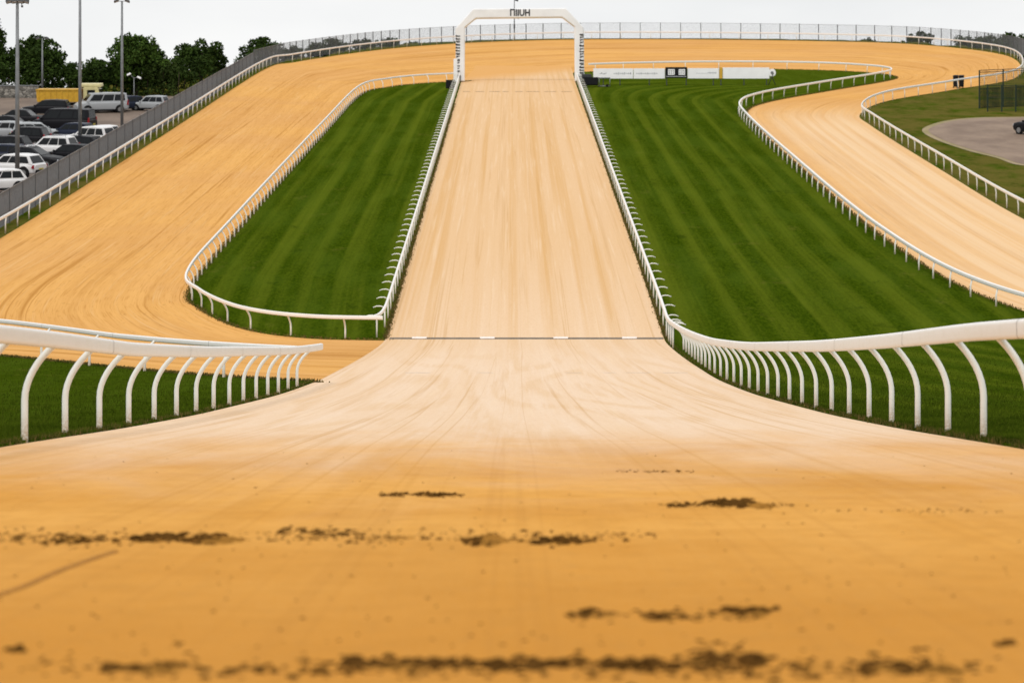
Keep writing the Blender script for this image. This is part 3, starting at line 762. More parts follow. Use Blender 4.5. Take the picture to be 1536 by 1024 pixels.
def tree(label, px, d, w_px, top_y, mat, seed, base_frac=.22, name='tree', per=170, size=.2, shape=1.0, skew=0, group='trees around the course', ncl=26):
    rs = np.random.default_rng(seed); x = (px-768)*d/F; z0 = zt(x, d)
    H = (512-top_y)*d/F + CZ - z0; Wd = w_px*d/F/2
    root = empty(name, (x, d, z0)); tag(root, label, 'tree', group)
    cl_ = []; zb = H*base_frac; hc = (H-zb)/2; zc = zb+hc
    for i in range(ncl):
        v = rs.normal(size=3); v /= np.linalg.norm(v); rr = rs.uniform(.35, .80)
        r = min(Wd, hc)*rs.uniform(.22, .42)
        zz = zc + v[2]*hc*rr; k = 1 - .25*shape*max(0, v[2]*rr)
        cl_.append((v[0]*Wd*rr*k + skew*v[2], v[1]*Wd*rr*.9*k, zz, r))
    cl_.append((0, 0, zc, min(Wd, hc)*.62)); cl_.append((skew*.5, 0, H-min(Wd, hc)*.33, min(Wd, hc)*.3))
    V, Fq = leaf_cloud(rs, cl_, per, size)
    o = np_mesh('crown', V, Fq, mat, smooth=False); o.parent = root
    m = MB(); m.tube([(0, 0, -.3), (.05, 0, H*.2), (.1, .05, H*.45), (.05, 0, H*.8)], [H*.035, H*.028, H*.02, H*.006], 8)
    for (cx, cy, cz, r) in cl_[:9]:
        zs = H*rs.uniform(.2, .45); m.tube([(.06, 0, zs), (cx*.5, cy*.5, (zs+cz)/2+.1), (cx, cy, cz)], [H*.014, H*.009, H*.003], 5)
    m.build('trunk', M['bark'], root)
    return root
tree('tall dark tree at the left edge behind the stone wall', -14, 352, 78, 24, L1, 1, .12)
tree('big rounded dark tree behind the thin lamp mast', 50, 350, 126, 52, L1, 2, .0, ncl=46, per=200)
tree('small dark tree at the edge of the left woodland behind the yellow truck', 112, 349, 74, 92, L2, 3, .0, ncl=30)
tree('low pale bush in the gap between the two tree masses', 146, 349, 64, 88, L2, 12, .0, ncl=30)
tree('bushy green tree with a pointed top behind the third mast', 206, 346, 104, 49, L2, 4, .03, ncl=44, per=200)
tree('loose rounded tree right of the bushy green one', 302, 372, 116, 56, L1, 5, .02, ncl=44, per=200)
tree('small tree top showing over the fence bend', 392, 432, 84, 53, L1, 6, .0, ncl=30)
tree('dark low tree behind the parked silver car', 256, 352, 84, 84, L1, 7, .0, ncl=32)
tree('dark tree filling the gap behind the white van', 170, 350, 84, 88, L1, 8, .0, ncl=32)
far = [(440, 66, 34, 'thin bush right of the fence bend'), (476, 62, 30, 'low bush behind the left part of the far fence'), (502, 54.5, 36, 'rounded bush standing highest behind the left far fence'),
       (547, 58, 44, 'wide low bush behind the far fence left of the arch'), (583, 55.5, 34, 'dark bush left of where the white rail fades out'), (622, 62, 36, 'tiny bush nearest left of the arch'), (660, 63, 30, 'lowest bush touching the left leg of the arch'),
       (1303, 55, 42, 'low bush behind the right part of the far fence'), (1378, 46, 44, 'dark upright bush behind the right end of the far fence')]
for i, (px, ty, w_, lb) in enumerate(far):
    d = 470.0
    for _ in range(12): d = float(np.interp((px-768)*d/F, CRX, CRY)) + 7
    tree(lb, px, d, w_*1.55, ty, L1, 30+i, .0, 'bush', per=260, size=.17, group='bushes behind the far fence', ncl=30)
rt_ = [(1452, 52, 60, 478, 'spiky dark tree at the left end of the right-hand tree line'), (1482, 50, 56, 468, 'dark tree second in the right-hand tree line'), (1512, 46, 56, 455, 'taller dark tree near the right frame edge'), (1545, 47, 60, 448, 'dark tree cut by the right frame edge')]
for i, (px, ty, w_, d, lb) in enumerate(rt_):
    x = (px-768)*d/F
    tree(lb, px, d+6, w_*1.25, ty, L1, 50+i, .0, per=210, size=.19, ncl=36)
tree('dark shrub low behind the right bend rail', 1540, 425, 60, 84, L1, 61, .0, 'bush', ncl=18)
# dark hedge along the back of the car park
def hedge(label, x0, x1, d, h, seed, mat):
    rs = np.random.default_rng(seed); xa, xb = (x0-768)*d/F, (x1-768)*d/F; z0 = zt((xa+xb)/2, d)
    root = empty('hedge', ((xa+xb)/2, d, z0)); tag(root, label, 'hedge'); cl_ = []
    for q in np.arange(xa, xb, .8):
        for zz in np.arange(.5, h, .8): cl_.append((q-(xa+xb)/2+rs.normal(0, .15), rs.normal(0, .3), zz+rs.normal(0, .12), rs.uniform(.6, .85)))
    V, Fq = leaf_cloud(rs, cl_, 150, .16); o = np_mesh('foliage', V, Fq, mat, smooth=False); o.parent = root
    for q in np.arange(xa+.6, xb, 1.6): MB().tube([(q-(xa+xb)/2, 0, -.2), (q-(xa+xb)/2+.1, 0, h*.7)], [.07, .03], 5).build('stem', M['bark'], root)
hedge('clipped hedge with a light top behind the parked silver car', 212, 268, 345, 3.6, 71, L3)
hedge('dark overgrown hedge along the back of the car park', -20, 212, 346.5, 3.0, 72, L1)
hedge('dark hedge running behind the fence at the far corner of the car park', 268, 320, 358, 3.0, 73, L1)
# stone wall
d = 341.0; xa, xb = (-60-768)*d/F, (58-768)*d/F; root = empty('stone_wall', ((xa+xb)/2, d, zt((xa+xb)/2, d))); tag(root, 'rough grey stone wall behind the cars at the left edge', 'wall')
k = NT('rubble_stone', .9, .2); vo = k.n('ShaderNodeTexVoronoi', feature='F1'); vo.inputs['Scale'].default_value = 2.6; k.l(k.map(k.coord(), (1, 1, 1.5)), vo.inputs['Vector'])
ve = k.n('ShaderNodeTexVoronoi', feature='DISTANCE_TO_EDGE'); ve.inputs['Scale'].default_value = 2.6; k.l(k.map(k.coord(), (1, 1, 1.5)), ve.inputs['Vector'])
hs = k.n('ShaderNodeSeparateColor'); k.l(vo.outputs['Color'], hs.inputs[0])
k.color(k.mix(k.rng(ve.outputs['Distance'], 0, .08), (.02, .02, .018), k.mix(hs.outputs[0], (.09, .085, .075), (.30, .28, .25)))); k.bump(ve.outputs['Distance'], .8, .1)
m = MB(); m.box((0, 0, .55), (xb-xa, .5, 1.3)); m.build('masonry', k.mat, root)
m = MB(); m.box((0, 0, 1.25), (xb-xa+.1, .6, .1)); m.build('coping', M['galv'], root, .02)

# ------------------------------------------------------------------ cars
GLASS = simple('car_glass', (.006, .008, .010), .12, .22, var=.1)
TYRE = simple('tyre_rubber', (.012, .012, .012), .85, .2); RIM = simple('alloy_rim', (.35, .36, .38), .3, .5, .7)
RED = simple('tail_lamp_red', (.30, .008, .015), .2, .5); LAMP = simple('headlamp_clear', (.55, .57, .6), .12, .6); CHROME = simple('chrome_trim', (.5, .5, .52), .15, .6, .9)
PLATE = simple('number_plate_yellow', (.6, .5, .08), .5)
def paint(name, c): return simple(name, c, .40, .12, .0, .06, 1.0, 0)
WHITE, BLACKP, NAVY, SILVER, BLUEP = paint('white_car_paint', (.74, .74, .75)), paint('black_car_paint', (.010, .010, .013)), paint('navy_car_paint', (.018, .024, .045)), paint('silver_car_paint', (.38, .40, .42)), paint('blue_car_paint', (.03, .07, .26))
STY = {  # L, W, H, belt, hood, front base, front top, rear top, rear base (fractions of L from the rear)
    'suv': (4.5, 1.85, 1.70, .98, .94, .72, .55, .10, .015), 'hatch': (4.1, 1.75, 1.48, .90, .82, .76, .56, .13, .02), 'sedan': (4.6, 1.8, 1.45, .90, .80, .72, .53, .27, .12),
    'van': (4.9, 1.95, 1.85, 1.05, .98, .84, .70, .04, .01), 'estate': (4.7, 1.8, 1.50, .92, .84, .73, .55, .09, .02)}
def car(label, px, py, rz, style, col, name='parked_car', sc=1.0, group='cars parked behind the grey fence', roof=None, at=None):
    L, Wd, H, belt, hood, fb, ft, rtp, rb = STY[style]
    x, y = gp(px, py) if at is None else at
    sl_ = math.atan((zt(x, y+1)-zt(x, y-1))/2)
    root = empty(name, (x, y, zt(x, y)+.035)); tag(root, label, 'car', group)
    root.rotation_euler = (Matrix.Rotation(sl_, 3, 'X') @ Matrix.Rotation(rz, 3, 'Z')).to_euler(); root.scale = (sc, sc, sc)
    X = lambda f: (f-.5)*L
    hw = Wd/2; zb = .24
    st = [(0, .80, zb+.16, belt*.90), (.03, .93, zb+.04, belt*.98), (.12, .99, zb, belt), (.35, 1, zb, belt), (.62, 1, zb, belt*.985), (fb, .99, zb, belt*.96), (fb+(1-fb)*.45, .97, zb, hood), (.955, .90, zb+.03, hood*.90), (1, .74, zb+.14, hood*.74)]
    m = MB(); rings = []
    for f, w, z0_, z1 in st:
        w *= hw; zmid = z0_+(z1-z0_)*.62
        pr = [(-w*.86, z0_), (-w*.97, z0_+.10), (-w, zmid), (-w*.985, z1-.09), (-w*.90, z1), (-w*.45, z1+.035), (w*.45, z1+.035), (w*.90, z1), (w*.985, z1-.09), (w, zmid), (w*.97, z0_+.10), (w*.86, z0_)]
        rings.append([(X(f), a, b) for a, b in pr])
    n = 12; vs = [p for r_ in rings for p in r_]
    m.add(vs, [(i*n+k_, i*n+(k_+1) % n, (i+1)*n+(k_+1) % n, (i+1)*n+k_) for i in range(len(st)-1) for k_ in range(n)], 0, True)
    m.add(rings[0], [list(range(n))]); m.add(rings[-1], [list(range(n))])
    # greenhouse
    wb, wtp = hw*.93, hw*.77
    G = [(X(rb)+.05, belt-.05), (X(rtp), H-.05), (X((rtp+ft)/2), H), (X(ft), H-.04), (X(fb), belt*.955)]
    Wg = [wb, wtp, wtp, wtp*.98, wb*.97]
    gv = [(a, -w, b) for (a, b), w in zip(G, Wg)] + [(a, w, b) for (a, b), w in zip(G, Wg)]
    body = MB(); body.v, body.f, body.m, body.sm = m.v, m.f, m.m, m.sm
    body.add(gv, [(0,1,6,5), (1,2,7,6), (2,3,8,7), (3,4,9,8), (0,4,3,2,1), (5,6,7,8,9), (0,5,9,4)], 0)
    for sy in (-1, 1):      # black sills and arches
        body.box((0, sy*hw*.955, zb+.03), (L*.62, .1, .14), 1)
        for wx in (X(.185), X(.80)): body.cyl((wx, sy*(hw-.055), .36), .41, .13, 'y', 20, 1)
    body.box((X(.0)+.02, 0, zb+.20), (.14, Wd*.74, .20), 1); body.box((X(1)-.05, 0, zb+.16), (.14, Wd*.66, .18), 1)
    b = body.build('body', [col, M['black']], root, .07, seg=3)
    def quad(name, pts, mat, out=.012, th=.02, par=root):
        P_ = [Vector(p) for p in pts]; nn = (P_[1]-P_[0]).cross(P_[2]-P_[0]).normalized(); c_ = sum(P_, Vector())/len(P_)
        if nn.dot(c_-Vector((0, 0, H*.45))) < 0: nn = -nn
        a_ = [p+nn*out for p in P_]; q_ = [p-nn*th for p in P_]; k_ = len(P_)
        return MB().add(a_+q_, [list(range(k_)), list(range(2*k_-1, k_-1, -1))] + [(i, k_+i, k_+(i+1) % k_, (i+1) % k_) for i in range(k_)]).build(name, mat, par)
    def lerp(a, b_, t): return tuple(p+(q-p)*t for p, q in zip(a, b_))
    # side windows: lower edge along the belt, upper edge along the roof
    for s_ in (0, 5):
        lo0, lo1, up0, up1 = gv[s_], gv[s_+4], gv[s_+1], gv[s_+3]
        def side(fx, fz):
            lo = lerp(lo0, lo1, fx); up = lerp(up0, up1, fx); 
            return lerp(lo, up, fz)
        for a, c_ in ((.07, .33), (.355, .63), (.655, .93)):
            quad('side_window', [side(a, .16), side(c_, .16), side(c_, .86), side(a, .86)], GLASS)
    for nm, i, j in (('rear_window', 0, 1), ('windscreen', 4, 3)):
        a, b1, c_, d_ = gv[i], gv[i+5], gv[j+5], gv[j]
        def bl(u, v): return lerp(lerp(a, b1, u), lerp(d_, c_, u), v)
        quad(nm, [bl(.08, .14), bl(.92, .14), bl(.90, .88), bl(.10, .88)], GLASS)
    for sy in (-1, 1):
        zr = belt*.80; m = MB(); tall = .52 if style in ('suv', 'van') else .24
        m.prism([(-.07, -tall/2), (.12, -tall/2+.04), (.02, tall/2), (-.05, tall/2)], 'y', -.09, .09)
        o = m.build('tail_light', RED, root, .015); o.location = (X(.02)+.02, sy*hw*.86, zr+(tall-.24)*.35)
        m = MB(); m.box((0, 0, 0), (.26, .34, .15), taper=.8); o = m.build('headlight', LAMP, root, .03); o.location = (X(.95), sy*hw*.70, hood*.74)
        m = MB(); m.box((0, 0, 0), (.12, .22, .15)); o = m.build('wing_mirror', col, root, .03); o.location = (X(fb)-.18, sy*(hw+.08), belt+.06)
        for wx in (X(.185), X(.80)):
            m = MB(); m.cyl((0, 0, 0), .325, .21, 'y', 22); wh = m.build('wheel', TYRE, root, .03); wh.location = (wx, sy*(hw-.085), .325)
            m = MB(); m.cyl((0, sy*.108, 0), .205, .02, 'y', 14)
            for q in range(5): m.box((.12*math.cos(q*1.2566), sy*.118, .12*math.sin(q*1.2566)), (.05, .015, .05))
            m.build('rim', RIM, wh)
    m = MB(); m.box((X(0)-.01, 0, belt*.62), (.03, .52, .12)); m.build('number_plate', PLATE, root)
    if roof:
        for sy in (-1, 1):
            m = MB(); m.tube([(X(rtp)+.1, sy*wtp*.9, H-.04), (X(rtp)+.25, sy*wtp*.9, H+.05), (X(ft)-.3, sy*wtp*.9, H+.05), (X(ft)-.1, sy*wtp*.9, H-.03)], .025, 6); m.build('roof_rail', roof, root)
    return root
# rz = PI: nose to the left
car('white hatchback mostly cut by the left frame edge, nearest the fence corner', -8, 290, PI+.45, 'hatch', WHITE, sc=1.1)
car('white and blue-tinted hatchback with red tail lamps behind the nearest mast', 20, 266, PI-.42, 'hatch', WHITE, sc=1.15)
car('dark rounded saloon with a silver roof edge behind the nearest mast', 50, 253, -.30, 'sedan', BLACKP, roof=CHROME, sc=1.12)
car('white estate car with tall red tail lamps in the middle of the car park', 75, 237, PI-.30, 'suv', WHITE, roof=CHROME)
car('white car showing its red tail lamp right of the second mast', 134, 221, PI-.45, 'suv', WHITE)
car('dark off-roader with black windows left of the white estate', 34, 222, PI-.22, 'suv', BLACKP)
car('silver-roofed car tucked behind the dark off-roader', 58, 211, .2, 'estate', SILVER)
car('long black people carrier with a red tail lamp behind the white cars', 96, 199, PI-.22, 'van', BLACKP, sc=1.12)
car('low black car at the left edge before the stone wall', 24, 190, PI-.15, 'sedan', BLACKP, sc=1.05)
car('black car under the yellow truck body', 70, 174, PI-.1, 'estate', BLACKP, sc=1.0)
car('pale silver van parked in front of the cream cab', 152, 169.5, PI+.35, 'van', SILVER, sc=1.02)
car('dark estate car at the left edge behind the nearest white hatchback', -4, 246, PI-.2, 'estate', NAVY)
car('dark hatchback wedged between the white estate and the fence', 104, 244, PI-.35, 'hatch', BLACKP, sc=.95)
car('white hatchback farthest right in the near rows', 150, 212, PI-.5, 'hatch', WHITE, sc=.9)
car('black hatchback hidden low behind the nearest mast', 10, 232, PI-.3, 'hatch', BLACKP)
car('black estate between the white estate and the rounded saloon', 112, 232, PI-.4, 'estate', BLACKP)
car('navy car squeezed behind the white car by the second mast', 108, 211, PI-.35, 'hatch', NAVY)
car('black saloon at the left edge behind the dark off-roader', 6, 199, PI-.2, 'sedan', BLACKP)
car('silver estate at the left edge two rows before the stone wall', -2, 209, PI-.1, 'estate', SILVER)
car('dark blue saloon parked behind the third mast', 188, 166.5, PI+.5, 'hatch', NAVY, sc=.95)
car('silver and black car parked at the far end beside the fence', 225, 166.5, PI-.3, 'suv', SILVER, sc=.85)
car('small yellow car cut by the left frame edge', -34, 206, PI, 'hatch', M['yellow'])
car('black car with a white lamp parked on the hardstanding at the right frame edge', 1560, 203, 2.2, 'suv', BLACKP, group='car on the right hardstanding', sc=1.12)

# tipper truck
tx, ty = gp(92, 168); root = empty('tipper_truck', (tx, ty, zt(tx, ty)+.035), rx=math.atan(.1298)); tag(root, 'yellow tipper truck with a cream cab before the dark trees', 'truck')
m = MB(); m.prism([(-2.15, .95), (1.95, .95), (2.05, 2.15), (-2.25, 2.15)], 'y', -1.05, 1.05); tb = m.build('tipper_body', M['yellow'], root, .03)
m = MB()
for q in np.linspace(-2.0, 1.85, 8): m.box((q, -1.08, 1.55), (.09, .06, 1.15))
m.box((-.1, -1.08, 2.12), (4.3, .09, .12)); m.build('side_rib', M['yellow'], tb)
m = MB(); m.box((.6, 0, .72), (5.6, .9, .24)); m.build('chassis', M['black'], root, .02)
m = MB(); m.prism([(2.25, .55), (3.85, .55), (3.9, 1.3), (3.65, 2.35), (2.25, 2.35)], 'y', -1.05, 1.05); cb = m.build('cab', M['cream'], root, .06)
m = MB(); m.box((2.9, 0, 2.52), (2.1, 2.0, .3), taper=.96); m.build('cab_roof', M['cream'], root, .05)
for sy in (-1, 1):
    m = MB(); m.box((3.0, sy*1.055, 1.8), (.75, .03, .6)); m.build('cab_window', GLASS, cb, .01)
m = MB(); m.box((3.80, 0, 1.8), (.08, 1.7, .7)); m.build('windscreen', GLASS, cb)
for wx in (-1.4, -.4, 2.95):
    for sy in (-1, 1):
        m = MB(); m.cyl((0, 0, 0), .46, .3, 'y', 20); wh = m.build('wheel', TYRE, root, .03); wh.location = (wx, sy*.9, .46)
        m = MB(); m.cyl((0, sy*.155, 0), .24, .02, 'y', 12); m.build('rim', RIM, wh)

# ------------------------------------------------------------------ bins, cage on the right
for px, lb in ((1437.6, 'black bin behind the rail, the left one of the pair'), (1446.2, 'black bin behind the rail, the right one nearer the dark cage')):
    bx, by = gp(px, 134.5); by += 2.2
    root = empty('wheelie_bin', (bx, by, zt(bx, by)+.03)); tag(root, lb, 'bin', 'pair of bins by the right rail')
    m = MB(); m.box((0, 0, .72), (.46, .6, 1.15), taper=1.12); m.build('body', M['black'], root, .03)
    m = MB(); m.box((0, -.02, 1.34), (.56, .72, .09), taper=.9); m.build('lid', M['dark'], root, .02)
    for sy in (-1, 1):
        m = MB(); m.cyl((sy*.2, .27, .14), .14, .06, 'x', 14); m.build('wheel', M['black'], root)
def cage(label, pts, h, net, seed):
    root = empty('mesh_enclosure', (*pts[0], zt(*pts[0]))); o0 = Vector(root.location); tag(root, label, 'fence', 'dark fences of the right-hand enclosure')
    for i, p in enumerate(pts):
        m = MB(); m.box((0, 0, h/2-.1), (.12, .12, h+.2)); o = m.build('post', M['wire_green'], root, .01); o.location = Vector((*p, zt(*p)))-o0
    for a, b in zip(pts[:-1], pts[1:]):
        a, b = np.array(a), np.array(b); ln = np.linalg.norm(b-a); t = (b-a)/ln; za, zb_ = zt(*a), zt(*b); m = MB()
        def pt(s, z): q = a+t*s; return Vector((q[0], q[1], za+(zb_-za)*s/ln+z))-o0
        for s in np.arange(.12, ln, .12): m.tube([pt(s, .05), pt(s, h)], .008, 3, caps=False)
        for z in np.arange(.1, h+.01, .2): m.tube([pt(0, z), pt(ln, z)], .03 if z > h-.2 or abs(z-h*.5) < .1 else .008, 4, caps=False)
        m.build('mesh_panel', M['wire_green'], root, recalc=False)
        if net:
            m = MB(); g_ = .11
            for s in np.arange(.02, ln-.05, g_): m.tube([pt(s, .05), pt(s, net)], .017, 3, caps=False)
            for z in np.arange(.05, net, g_): m.tube([pt(0, z), pt(ln, z)], .017, 3, caps=False)
            m.build('netting', M['net'], root, recalc=False)
    return root
c0 = gp(1469, 163); c1 = gp(1492, 158); c2 = gp(1514, 154); c3 = gp(1545, 151)
cage('dark green mesh cage with netting beside the right bend', [c0, (c0[0]+2.6, c0[1]+2), (c0[0]+5.2, c0[1]+4), (c0[0]+9, c0[1]+6)], 3.7, 2.0, 1)
d0 = gp(1478, 166)
cage('lower dark barrier with thick uprights before the green mesh cage', [(d0[0], d0[1]-1.5), (d0[0]+1.3, d0[1]-1.8), (d0[0]+2.6, d0[1]-2.1), (d0[0]+3.9, d0[1]-2.4), (d0[0]+5.4, d0[1]-2.6)], 2.6, 0, 2)

# ------------------------------------------------------------------ soil clods on the near sand
rs = np.random.default_rng(11)
import bmesh
bm = bmesh.new(); bmesh.ops.create_icosphere(bm, subdivisions=2, radius=1); bm.verts.ensure_lookup_table()
IV = np.array([v.co[:] for v in bm.verts]); IF = np.array([[v.index for v in f.verts] for f in bm.faces]); bm.free()
CV, CF = [], []; cnt = 0
def clod(x, y, r, fl=.55):
    global cnt
    r *= 1.3
    if r < .0022: return
    a = rs.normal(size=(4, 3)); b = rs.uniform(0, 6.28, 4)
    w = 1 + .22*sum(np.sin(IV @ a[i]*2.4 + b[i]) for i in range(4))/1.6 + rs.normal(0, .05, len(IV))
    p = IV*w[:, None]*np.array([rs.uniform(.8, 1.5), rs.uniform(.8, 1.3), fl*rs.uniform(.7, 1.2)])*r
    CV.append(p + np.array([x, y, zt(x, y)+.06+r*.12])); CF.append(IF + cnt); cnt += len(IV)
def row(px0, px1, py, n, rmin, rmax, spread_px=4, cl=None):
    for i in range(n):
        if cl is None: t = rs.uniform()
        else: c, s = cl[rs.integers(len(cl))]; t = c + rs.normal(0, s)
        px = px0+(px1-px0)*t; q = py + rs.normal(0, spread_px)
        x, y = gp(px, min(q, 1080), .06); r = rmin + (rmax-rmin)*rs.power(.5)**1.0*rs.uniform()
        clod(x, y, r)
row(570, 695, 742, 150, .004, .019, 1.6); row(590, 690, 741, 14, .012, .024, 1)
row(975, 1215, 757, 260, .004, .018, 2.2, [(.5, .07), (.4, .16), (.62, .14), (.2, .05)]); row(1060, 1130, 753, 26, .014, .030, 1.5); row(1215, 1510, 766, 60, .003, .009, 1.8)
row(925, 1040, 707, 70, .004, .011, 1.2)
row(0, 900, 806, 330, .005, .017, 6, [(.03, .04), (.12, .05), (.28, .06), (.5, .08), (.62, .08), (.9, .07), (.75, .1)])
row(200, 330, 807, 85, .010, .029, 3.5); row(690, 735, 813, 26, .010, .026, 2.5); row(800, 890, 811, 46, .010, .026, 3); row(415, 540, 797, 50, .007, .019, 3); row(60, 180, 811, 60, .007, .018, 3)
row(890, 985, 803, 24, .005, .014, 4)
row(850, 1170, 920, 95, .006, .015, 4, [(.1, .06), (.4, .1), (.75, .09), (.88, .05)]); row(1085, 1165, 914, 34, .009, .019, 2.5); row(855, 905, 922, 16, .008, .016, 2.5); row(960, 1050, 924, 30, .007, .016, 4)
row(-10, 1546, 1002, 420, .006, .015, 9, [(.1, .06), (.2, .03), (.31, .03), (.38, .06), (.5, .09), (.62, .07), (.7, .05), (.73, .04), (.84, .05), (.9, .04), (.55, .2)])
row(510, 880, 995, 130, .009, .021, 4); row(1040, 1150, 990, 66, .010, .022, 6); row(900, 1020, 998, 56, .009, .020, 5); row(130, 260, 1000, 26, .008, .018, 4); row(1290, 1390, 1000, 40, .008, .019, 7)
row(1495, 1520, 967, 9, .010, .022, 2); row(10, 35, 974, 8, .010, .022, 2); row(260, 280, 966, 3, .008, .016, 2); row(1040, 1130, 968, 12, .006, .014, 4)
def mound(px0, px1, py, wpx, hgt, seed, out=None):
    global cnt
    r = np.random.default_rng(seed); n = max(14, int((px1-px0)/5)); m_ = 13
    ph = r.uniform(0, 6.28, (7, 2)); V = []
    for i in range(n):
        t = i/(n-1); px = px0+(px1-px0)*t
        env = math.sin(PI*t)**.5*(.55+.45*sum(math.sin(t*(3+4*q)+ph[q, 0]) for q in range(7))/2.2); env = max(env, .04)
        cy = py + 1.6*math.sin(t*7+ph[0, 1])
        x0_, yc = gp(px, cy, .06); hw_ = (gp(px, cy-wpx, .06)[1]-yc)*max(.25, env)
        for j in range(m_):
            w_ = (j/(m_-1))*2-1; y = yc + w_*hw_*(1+r.normal(0, .12)); z = hgt*env*(1-w_*w_)*(1+r.normal(0, .35)) - .004
            V.append((x0_, y, zt(x0_, y)+.06+z))
    q = grid(n, m_); f = np.concatenate([q[:, [0, 1, 2]], q[:, [0, 2, 3]]]); 
    if out is not None: out.append((np.array(V), f)); return
    CV.append(np.array(V)); CF.append(f+cnt); cnt += len(V)
for k_, a_ in enumerate([(585, 690, 742, 2.0, .016), (1040, 1150, 756, 3, .024), (980, 1060, 758, 1.5, .010), (195, 335, 808, 5, .026), (60, 165, 811, 3, .014), (690, 740, 813, 4, .022), (790, 888, 811, 4, .022), (415, 545, 799, 3, .013),
    (1085, 1165, 916, 4, .014), (960, 1060, 924, 4, .010), (855, 905, 922, 3, .009), (510, 690, 996, 6, .014), (680, 890, 998, 7, .013), (900, 1025, 999, 7, .014), (1040, 1160, 992, 9, .017), (1270, 1400, 1001, 8, .012), (120, 270, 1001, 6, .010), (330, 420, 1003, 5, .008)]): mound(*a_, 100+k_)
halo = []
for k_, a_ in enumerate([(-10, 420, 810, 8, .0075), (200, 350, 809, 9, .012), (380, 720, 806, 9, .0065), (660, 900, 811, 8, .010), (560, 700, 743, 3.2, .008), (960, 1220, 758, 4, .010), (850, 1170, 922, 9, .006), (1070, 1175, 917, 8, .008),
    (-10, 460, 1002, 12, .0065), (480, 900, 998, 13, .0085), (880, 1170, 997, 13, .0085), (1150, 1546, 1002, 13, .0065)]): mound(*a_, 300+k_, out=halo)
hv_, hf_, n_ = [], [], 0
for a_, b_ in halo: hv_.append(a_); hf_.append(b_+n_); n_ += len(a_)
tag(np_mesh('damp_sand_ridges', np.concatenate(hv_), np.concatenate(hf_), simple('damp_sand', (.40, .185, .036), .95, 0, var=.55, scale=7), smooth=True), 'low ridges of damp brown sand under the dark soil clods', 'sand', kind='stuff')
for _ in range(260):
    py = rs.uniform(672, 990)**1.0; x, y = gp(rs.uniform(-10, 1546), py, .06); clod(x, y, rs.uniform(.0022, .0065)*min(1, 18/y+.35))
tag(np_mesh('soil_clods', np.concatenate(CV), np.concatenate(CF), M['clod'], smooth=True), 'rows of dark damp soil clods kicked over the near golden sand', 'soil', kind='stuff')

# rake groove in the lower left: a shallow ridge of the same damp sand
pts = [gp(p, q, .06) for p, q in ((-40, 905), (30, 882), (90, 856), (140, 838), (172, 828))]
m = MB(); m.tube([(x, y, zt(x, y)+.047) for x, y in catmull(pts, 6)], .026, 8); tag(m.build('rake_ridge', simple('moist_sand', (.42, .19, .036), .95, .1, var=.3, scale=30)), kind='structure')

# ------------------------------------------------------------------ grass blades on the near verges
def blades(n, xf, ya, yb, hmin, hmax, seed, pw=1.0, wid=.006):
    r = np.random.default_rng(seed); t = r.uniform(0, 1, n); y = 1/((1-t)/ya + t/yb)    # even in screen depth
    x = xf(y, r); z = Zt(x, y) + .075; h = r.uniform(hmin, hmax, n); a = r.uniform(0, 2*PI, n); w = wid*np.sqrt(y/40)*r.uniform(.7, 1.4, n)
    dx, dy = np.cos(a), np.sin(a); lean = r.uniform(0, .75, n)*h; la = r.uniform(0, 2*PI, n)
    b0 = np.stack([x-dx*w, y-dy*w, z-.02], 1); b1 = np.stack([x+dx*w, y+dy*w, z-.02], 1); tp = np.stack([x+np.cos(la)*lean, y+np.sin(la)*lean, z+h], 1)
    V = np.stack([b0, b1, tp], 1).reshape(-1, 3); return V, np.arange(len(V)).reshape(-1, 3)
kb = NT('grass_blade', .9, 0); g = kb.coord(); nb = kb.noise(kb.map(g, (.9, .35, .3)), 1, 4, .65); nf = kb.noise(g, 25, 2)
kb.color(kb.mix(kb.math('MULTIPLY', kb.rng(nf, .4, .7), .6), kb.mix(kb.rng(nb, .35, .65), (.021, .040, .0016), (.056, .086, .005)), (.094, .114, .013)))
ke = NT('dry_grass_blade', .9, 0); ge = ke.coord(); ke.color(ke.mix(ke.rng(ke.noise(ge, 7, 3), .35, .65), (.05, .065, .012), (.20, .13, .045)))
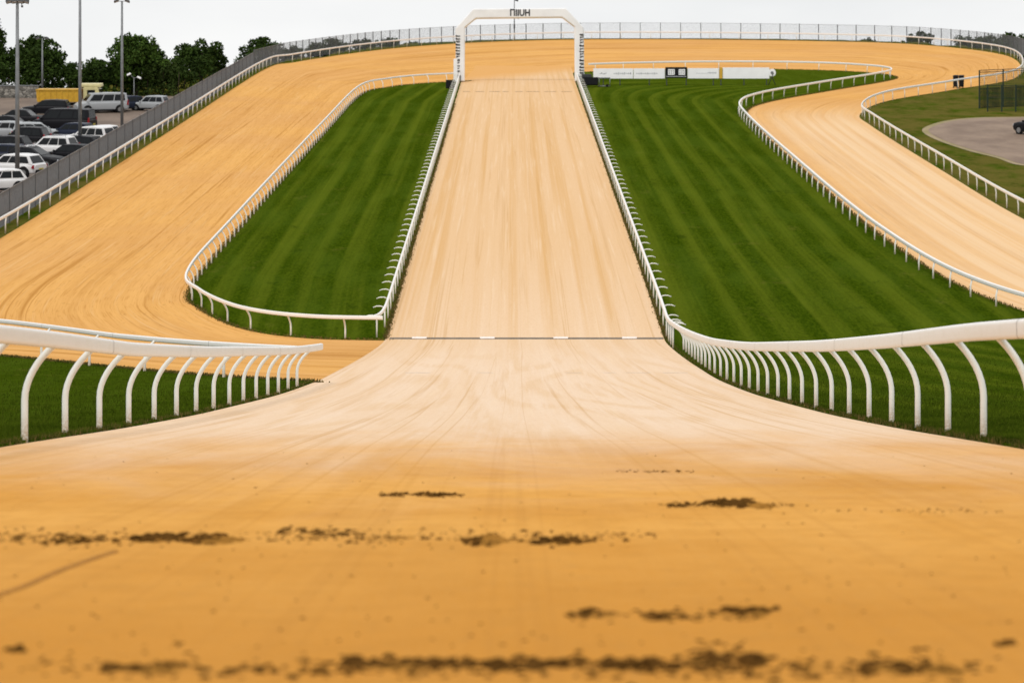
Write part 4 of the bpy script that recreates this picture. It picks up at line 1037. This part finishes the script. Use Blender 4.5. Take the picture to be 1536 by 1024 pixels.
parts = [blades(90000, lambda y, r: wedge_edge(y) - np.abs(r.uniform(0, 1, len(y)))**1.3*np.minimum(y*.16, 14) , 34, 138, .03, .085, 1),
         blades(130000, lambda y, r: right_left(y) + r.uniform(0, 1, len(y))**1.3*np.minimum(y*.14, 14), 34, 149, .03, .085, 2)]
V = np.concatenate([p[0] for p in parts]); tag(np_mesh('grass', V, np.arange(len(V)).reshape(-1, 3), kb.mat, smooth=False), 'short mown grass blades on the near verges beside the front rails', 'grass', kind='stuff')
parts = [blades(5500, lambda y, r: wedge_edge(y) + np.abs(r.normal(0, .05, len(y))) - .08, 34, 127, .02, .07, 3), blades(7500, lambda y, r: right_left(y) - np.abs(r.normal(0, .06, len(y))) + .08, 34, 170, .02, .07, 4),
         blades(7000, lambda y, r: xl(y) - .02 + r.normal(0, .07, len(y)), 150, 330, .03, .10, 5, wid=.012), blades(7000, lambda y, r: xr(y) + .12 + r.normal(0, .07, len(y)), 150, 330, .03, .10, 6, wid=.012)]
# ragged fringe round the hairpin
def fringe(C, n, seed, spread=.10, h=(.04, .13), wid=.03):
    r = np.random.default_rng(seed); L = arclen(C); s = r.uniform(0, L[-1], n)
    x = np.interp(s, L, C[:, 0]) + r.normal(0, spread, n); y = np.interp(s, L, C[:, 1]) + r.normal(0, spread, n)
    z = Zt(x, y)+.06; hh = r.uniform(*h, n); a = r.uniform(0, 2*PI, n); w = wid*r.uniform(.6, 1.4, n)
    V = np.stack([np.stack([x-np.cos(a)*w, y-np.sin(a)*w, z], 1), np.stack([x+np.cos(a)*w, y+np.sin(a)*w, z], 1), np.stack([x+r.normal(0, .03, n), y+r.normal(0, .03, n), z+hh], 1)], 1).reshape(-1, 3)
    return V, None
parts += [fringe(iL, 9000, 7), fringe(Ic[12*NS:], 12000, 8), fringe(Oc[:3*NS], 5000, 9, .08)]
V = np.concatenate([p[0] for p in parts]); tag(np_mesh('edge_grass', V, np.arange(len(V)).reshape(-1, 3), ke.mat, smooth=False), 'ragged tufts of drying grass along the sand edges', 'grass', kind='stuff')
